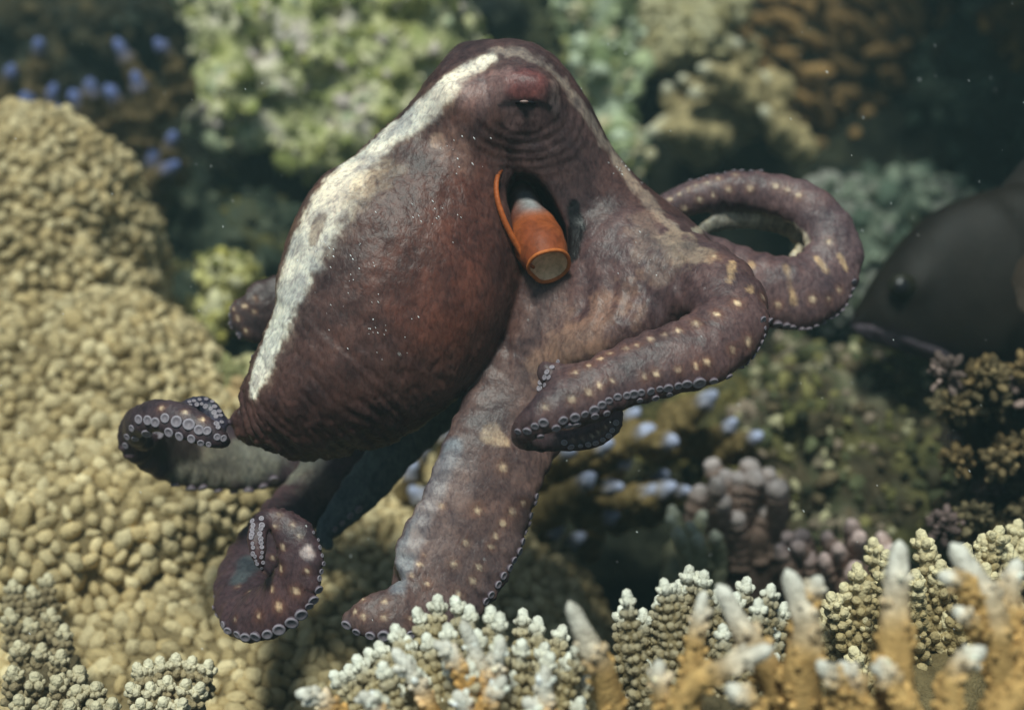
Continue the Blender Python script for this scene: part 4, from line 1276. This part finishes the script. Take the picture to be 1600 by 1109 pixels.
encrusted('coral_head', 'group of pale rounded coral lobes beside the narrow rock pillar',
    [PB(1015, 95, 1.6, 26, 22), PB(1050, 55, 1.6, 34, 26), PB(1110, 50, 1.6, 32, 36), PB(1030, 15, 1.62, 36, 28), PB(1080, 20, 1.66, 70, 50), PB(1090, 100, 1.7, 80, 60), PB(1135, 5, 1.64, 30, 30)], .006, [(128, 120, 84), (178, 168, 128), (196, 188, 152), (150, 140, 100)], .014, .009, 23, cat='coral', nz=.02, ns=20, base=.8)
def brown_fingers():
    root = empty('brown_coral', P(1330, 320, 1.75))
    tag(root, 'great dark brown mass of overlapping coral fingers above the looped arm', 'coral')
    v, q, n = blob_mesh([PB(1330, 130, 1.78, 175, 140, 110), PB(1240, 200, 1.76, 130, 90, 90), PB(1450, 60, 1.8, 150, 110, 100), PB(1380, 240, 1.82, 160, 80, 90), PB(1220, 40, 1.78, 80, 60)], .010, .03, .03, 10)
    build('base', v, q, M_ROCK, root, np.tile(S((34, 28, 22)), (len(v), 1)))
    t = np.linspace(0, 1, 9)
    r = np.array([.9, 1, .98, .92, .86, .78, .66, .45, .1])
    path = np.stack([.12 * np.sin(t * 3), 0 * t, t * 4.2], 1)
    fm = []
    for k in range(3):
        fv, ff, _ = tube(path * [1 + k, 1, .8 + .25 * k], r, 9)
        fv = fv * (1 + .10 * fbm(fv * 1.2 + 7 * k, 2))[:, None]
        fm.append(mesh_data('finger', fv, ff, M_KNOB))
    rng = np.random.default_rng(44)
    p, nn = scatter(v, q, 9000, .021, rng)
    k = 0
    x, y, d = proj(p)
    for i in range(len(p)):
        if x[i] < 1120 or x[i] > 1560 or y[i] < -40 or y[i] > 300 or (nn[i] * (CT - p[i])).sum() < 0.05: continue
        dr = nn[i] + CR @ np.array([-.75, .35, .15]) + rng.normal(size=3) * .22
        rr = rng.uniform(.0085, .0135)
        m = Matrix.Translation(Vector(p[i] - dr / np.linalg.norm(dr) * rr)) @ frame_to(Vector(dr), rng.uniform(0, 6)).to_4x4() @ Matrix.Diagonal((rr, rr, rr, 1))
        cc = S((128, 102, 66)) * rng.uniform(.4, 1.5)
        inst('finger', fm[k % 3], m, root, tuple(cc))
        k += 1
        if k >= 280: break
brown_fingers()
# unseen ledge above the view, added to shade the fish and brown coral
v_, q_, n_ = blob_mesh([WBlob((.95, 1.75, .98), (.62, .62, .16)), WBlob((.72, 1.30, .92), (.36, .42, .13)), WBlob((1.1, 1.2, .95), (.5, .5, .15)), WBlob((1.0, 2.2, .95), (.8, .5, .3))], .025, .08, .06, 5)
lg = build('shade_ledge', v_, q_, M_REEF)
tag(lg, 'unseen dark overhang added to shade the corner with the fish', 'reef', kind='structure')
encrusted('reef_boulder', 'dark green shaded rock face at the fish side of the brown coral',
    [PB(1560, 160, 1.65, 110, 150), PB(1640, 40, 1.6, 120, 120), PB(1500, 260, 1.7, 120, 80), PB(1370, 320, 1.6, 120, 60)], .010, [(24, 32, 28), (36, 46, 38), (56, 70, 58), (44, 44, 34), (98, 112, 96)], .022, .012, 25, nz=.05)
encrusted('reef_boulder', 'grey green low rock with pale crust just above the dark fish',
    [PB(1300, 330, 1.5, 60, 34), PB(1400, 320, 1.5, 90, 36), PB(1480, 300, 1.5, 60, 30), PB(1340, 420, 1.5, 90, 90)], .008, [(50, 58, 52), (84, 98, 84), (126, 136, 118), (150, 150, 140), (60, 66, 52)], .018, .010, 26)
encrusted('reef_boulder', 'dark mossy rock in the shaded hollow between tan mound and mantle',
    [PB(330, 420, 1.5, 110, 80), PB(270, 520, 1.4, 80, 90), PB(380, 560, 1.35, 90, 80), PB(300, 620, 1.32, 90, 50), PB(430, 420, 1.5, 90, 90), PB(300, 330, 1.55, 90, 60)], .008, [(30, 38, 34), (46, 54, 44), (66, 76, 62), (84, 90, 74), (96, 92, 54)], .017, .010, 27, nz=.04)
encrusted('yellow_coral', 'small yellow lime coral tuft at the shaded rock beside the pale stripe',
    [PB(335, 420, 1.28, 22, 22), PB(345, 445, 1.27, 24, 18), PB(385, 435, 1.28, 26, 20), PB(330, 512, 1.25, 26, 22), PB(360, 480, 1.3, 40, 40)], .005, [(110, 110, 60), (168, 160, 86), (196, 190, 126), (206, 200, 160)], .011, .0075, 28, cat='coral', nz=.02, ns=22, base=.9)
encrusted('reef_boulder', 'olive rock with cream crust under the pointed end of the mantle',
    [PB(380, 610, 1.12, 50, 34), PB(350, 640, 1.13, 60, 30), PB(450, 650, 1.15, 90, 50)], .006, [(80, 84, 50), (150, 148, 100), (196, 188, 140), (176, 150, 110)], .012, .008, 29)
RUB = [(40, 42, 30), (66, 68, 42), (98, 96, 58), (128, 122, 78), (58, 54, 40), (104, 92, 70), (88, 92, 66), (150, 134, 116), (172, 166, 132)]
encrusted('reef_rubble', 'green and yellow rubble heap full of small growths beneath the dark fish',
    [PB(1330, 650, 1.17, 140, 110), PB(1250, 720, 1.16, 90, 90), PB(1400, 760, 1.14, 120, 90), PB(1330, 850, 1.14, 150, 60), PB(1450, 620, 1.17, 110, 80), PB(1230, 600, 1.25, 70, 60)], .008, RUB, .0125, .0070, 30, nz=.04, ns=14, cand=14000, tall=1.3)
encrusted('reef_boulder', 'dull olive rock with a pale yellow knob below the folded front arm',
    [PB(1120, 680, 1.3, 110, 60), PB(1182, 640, 1.22, 22, 24), PB(1010, 760, 1.35, 140, 90), PB(1130, 620, 1.35, 80, 50), PB(920, 700, 1.32, 90, 80), PB(1200, 760, 1.3, 80, 80)], .008, [(46, 48, 34), (84, 80, 50), (120, 110, 66), (66, 64, 46), (150, 142, 90)], .016, .009, 31, nz=.03)
encrusted('reef_boulder', 'black brown rock lumps at the top behind the lilac tipped staghorn',
    [PB(120, 40, 1.75, 170, 90), PB(280, 60, 1.8, 80, 120), PB(60, 140, 1.7, 90, 60), PB(200, 230, 1.75, 120, 110)], .010, [(26, 28, 24), (40, 42, 34), (62, 58, 42), (84, 74, 50), (48, 54, 46)], .022, .012, 32, nz=.05)
encrusted('reef_boulder', 'dark lumpy rock glimpsed between the lime boulder and the pale pillar',
    [PB(800, 20, 1.75, 90, 50), PB(840, 120, 1.8, 80, 120)], .010, [(26, 32, 30), (44, 48, 40), (92, 94, 66), (60, 62, 48)], .02, .011, 33, nz=.04)

# ---- bushy dark coral at the side
def bushy():
    root = empty('bushy_coral', P(1550, 860, .98))
    tag(root, 'dark bushy coral with tiny orange and pink tips by the fish jaw', 'coral')
    rng = np.random.default_rng(5)
    heads = []
    for k in range(46):
        x, y = rng.uniform(1470, 1660), rng.uniform(585, 840)
        if x < 1500 and (y < 620 and x < 1480): continue
        heads.append((x, y, .96 + rng.uniform(-.05, .09)))
    cols = [S((132, 114, 82)), S((158, 136, 128)), S((116, 104, 78)), S((116, 98, 94)), S((136, 114, 78))]
    base = P(1575, 760, 1.12)
    for x, y, d in heads:
        c = np.array(P(x, y, d))
        m = MB()
        st_ = catmull([base + (c - base) * .35, c], 5)
        v, f, _ = tube(st_, np.linspace(.009, .006, 5), 8)
        m.add(v, f, S((40, 34, 28)))
        cl = cols[rng.integers(len(cols))]
        out = (c - base) / np.linalg.norm(c - base)
        for j in range(34):
            n = rng.normal(size=3) + out * .9 + UP * .4
            n /= np.linalg.norm(n)
            R = np.array(frame_to(Vector(n), rng.uniform(0, 6)))
            r = rng.uniform(.0016, .0032)
            bright = rng.random() ** 2
            m.add(DV * np.array([r, r, r * 1.9]) @ R.T + c + n * rng.uniform(.006, .0125), DF, np.clip(cl * (.35 + .9 * bright), 0, .9))
        m.build('tuft', M_CORAL, root)
    v, f = ICO[4]
    v = v * (1 + .3 * fbm(v * 2.4, 4))[:, None] * np.array([.075, .06, .085]) + base - UP * .01
    build('core', v, f, M_ROCK, root, np.tile(S((46, 40, 32)), (len(v), 1)))
bushy()
encrusted('bushy_coral', 'little ochre coral tuft high on the dark green rock face',
    [PB(1575, 30, 1.4, 34, 30), PB(1600, 70, 1.42, 30, 40)], .006, [(60, 48, 32), (104, 82, 48), (140, 110, 62), (54, 46, 36)], .010, .006, 35, cat='coral', nz=.02)

# ------------------------------------------------------------------ fish
def make_fish():
    d = 1.08
    root = empty('fish', P(1650, 620, d))
    tag(root, 'large dark fish with rounded head facing the octopus loop arm', 'fish')
    rows = [(1330, 506, 6, .9), (1345, 499, 30, .75), (1372, 482, 58, .62), (1408, 463, 87, .56), (1455, 448, 116, .52), (1510, 440, 132, .48), (1580, 440, 152, .46), (1680, 446, 162, .44), (1800, 452, 152, .42), (1950, 458, 118, .38), (2090, 462, 72, .32), (2190, 464, 46, .28), (2240, 464, 42, .2)]
    q = catmull(np.array([(*pc(x, y, d), r * K * d, r * w * K * d) for x, y, r, w in rows]), 90)
    a = np.linspace(0, 2 * math.pi, 40, endpoint=False)
    cy, cz = np.sin(a), np.cos(a)
    v = np.stack([np.repeat(q[:, 0], 40), (q[:, 1:2] + q[:, 3:4] * cy).ravel(), (q[:, 2:3] + q[:, 4:5] * np.sign(cz) * np.abs(cz) ** .85).ravel()], 1)
    f = [(i * 40 + j, (i + 1) * 40 + j, (i + 1) * 40 + (j + 1) % 40, i * 40 + (j + 1) % 40) for i in range(89) for j in range(40)]
    f += [tuple(range(40)), tuple(89 * 40 + j for j in range(39, -1, -1))]
    # gill cover step, brow and cheek
    px = 800 + v[:, 0] / (K * d)
    py = 554.5 - v[:, 1] / (K * d)
    g = np.hypot((px - 1470) / 120, (py - 440) / 160)
    v[:, 2] += .004 * smooth(1.04, .94, g) * (v[:, 2] > -d) + .004 * smooth(40, 14, np.hypot(px - 1410, py - 446)) * (v[:, 2] > -d)
    mo = np.abs(py - (506 + (px - 1335) * .33 + 8 * np.sin((px - 1335) / 60)))
    v[:, 2] -= .0035 * smooth(7, 2, mo) * smooth(1520, 1440, px) * (v[:, 2] > -d)
    v = v + .001 * fbm(v * 60, 3)[:, None]
    c = np.tile(S((27, 21, 16)), (len(v), 1)) * (1 + .25 * fbm(v * 25, 3))[:, None]
    lip = smooth(26, 8, np.abs(py - (520 + (px - 1335) * .30))) * smooth(1540, 1450, px)
    c = c * (1 - .7 * lip[:, None]) + S((66, 58, 68)) * .7 * lip[:, None]
    bd = build('body', c2w(v), f, M_FISH, root, np.clip(c, .005, .5))
    ev, ef = ICO[3]
    e = build('eye', c2w(ev * np.array([21, 19, 13]) * K * d + pc(1410, 446, d - .030)), ef, mat_plain('fish_eye', (.014, .013, .007), .4, .2), root)
    build('pupil', c2w(ev * np.array([11, 11, 5]) * K * d + pc(1409, 447, d - .0355)), ef, M_EYE, e)
    # lower jaw with a thick lip
    p = catmull([c2w(pc(*w)) for w in [(1336, 512, d - .002), (1365, 514, d - .009), (1410, 526, d - .014), (1460, 547, d - .016), (1510, 566, d - .010)]], 24)
    jv, jf, _ = tube(p, np.interp(np.linspace(0, 1, 24), [0, .2, .7, 1], [5, 11, 12, 5]) * K * d, 12, flat=.8)
    tag(build('lower_lip', jv, jf, M_FISH, root, np.tile(S((84, 74, 82)), (len(jv), 1))), 'greyish purple lower lip')
    def fin(name, pts, thick, col, rays=9):
        P2 = catmull(np.array([(x, y, z) for x, y, z in pts], dtype=float), 28)
        k = P2[:14], P2[14:][::-1]
        m = MB()
        for s in (1, -1):
            vv = []
            for i in range(14):
                for j in range(rays):
                    t = j / (rays - 1)
                    w = k[0][i] * (1 - t) + k[1][i] * t
                    z = thick * (1 - .8 * i / 13) * (.5 + .5 * math.cos(j * math.pi)) * s + s * .0008
                    vv.append(pc(w[0], w[1], w[2]) + [0, 0, z])
            ff = [(i * rays + j, i * rays + j + 1, (i + 1) * rays + j + 1, (i + 1) * rays + j) for i in range(13) for j in range(rays - 1)]
            if s < 0: ff = [x[::-1] for x in ff]
            m.add(c2w(np.array(vv)), ff, col)
        m.build(name, M_FISH, root)
    fin('pectoral_fin', [(1582, 440, d - .078), (1600, 400, d - .082), (1660, 385, d - .09), (1720, 400, d - .095), (1735, 450, d - .096), (1700, 510, d - .092), (1640, 520, d - .085), (1590, 480, d - .08)], .0015, S((62, 50, 40)))
    fin('dorsal_fin', [(1560, 300, d), (1640, 220, d), (1780, 205, d), (1950, 250, d), (2060, 330, d), (2060, 400, d), (1900, 360, d), (1700, 305, d)], .002, S((44, 38, 34)))
    fin('tail_fin', [(2225, 430, d), (2290, 360, d), (2370, 340, d), (2390, 460, d), (2370, 590, d), (2290, 565, d), (2225, 500, d), (2222, 470, d)], .002, S((44, 38, 34)))
make_fish()

# ------------------------------------------------------------------ flecks drifting in the water, and skin highlights modelled as white specks
def flecks():
    rng = np.random.default_rng(9)
    m = MB()
    def fl(c, r, L, dirv):
        R = np.array(frame_to(Vector(dirv)))
        v, f = ICO[1]
        m.add(v * np.array([r, r, L]) @ R.T + c, f)
    for k in range(170):
        x, y, d = rng.uniform(0, 1600), rng.uniform(0, 1109), rng.uniform(.62, .98)
        r = rng.uniform(.00008, .0002)
        fl(P(x, y, d), r, r * rng.uniform(1, 5), CR @ np.array([.55, -.8, rng.normal() * .3]))
    for (cx, cy, sx, sy, n) in [(540, 430, 60, 70, 34), (590, 520, 50, 40, 18), (970, 265, 14, 12, 10), (720, 240, 40, 30, 12), (660, 330, 60, 60, 14), (1010, 400, 30, 40, 6)]:
        for k in range(n):
            p, n_ = hit(cx + rng.normal() * sx * .6, cy + rng.normal() * sy * .6)
            r = rng.uniform(.00010, .00026)
            fl(c2w(p + n_ * .0002), r, r * rng.uniform(1.2, 4.2), CR @ np.array([.62, -.78, 0]))
    o = m.build('flecks_and_glints', M_FLECK_GLINT)
    tag(o, 'tiny white flecks drifting in the water and modelled glints on the skin', 'flecks', kind='stuff')
flecks()

# ------------------------------------------------------------------ the water's haze
def haze():
    x0, x1, y0, y1, z0, z1 = -9, 9, -7, 13, -1.2, 2.6
    v = [(x, y, z) for x in (x0, x1) for y in (y0, y1) for z in (z0, z1)]
    f = [(0, 1, 3, 2), (4, 6, 7, 5), (0, 4, 5, 1), (2, 3, 7, 6), (0, 2, 6, 4), (1, 5, 7, 3)]
    m = bpy.data.materials.new('sea_haze')
    m.use_nodes = True
    nt = m.node_tree
    nt.nodes.clear()
    o = nt.nodes.new('ShaderNodeOutputMaterial')
    p = nt.nodes.new('ShaderNodeVolumePrincipled')
    p.inputs['Color'].default_value = (.50, .78, .80, 1)
    p.inputs['Density'].default_value = .05
    p.inputs['Anisotropy'].default_value = .2
    nt.links.new(p.outputs[0], o.inputs['Volume'])
    h = build('haze', v, f, m, sm=False)
    tag(h, 'faint blue green haze of the sea water', 'haze', kind='stuff')
haze()
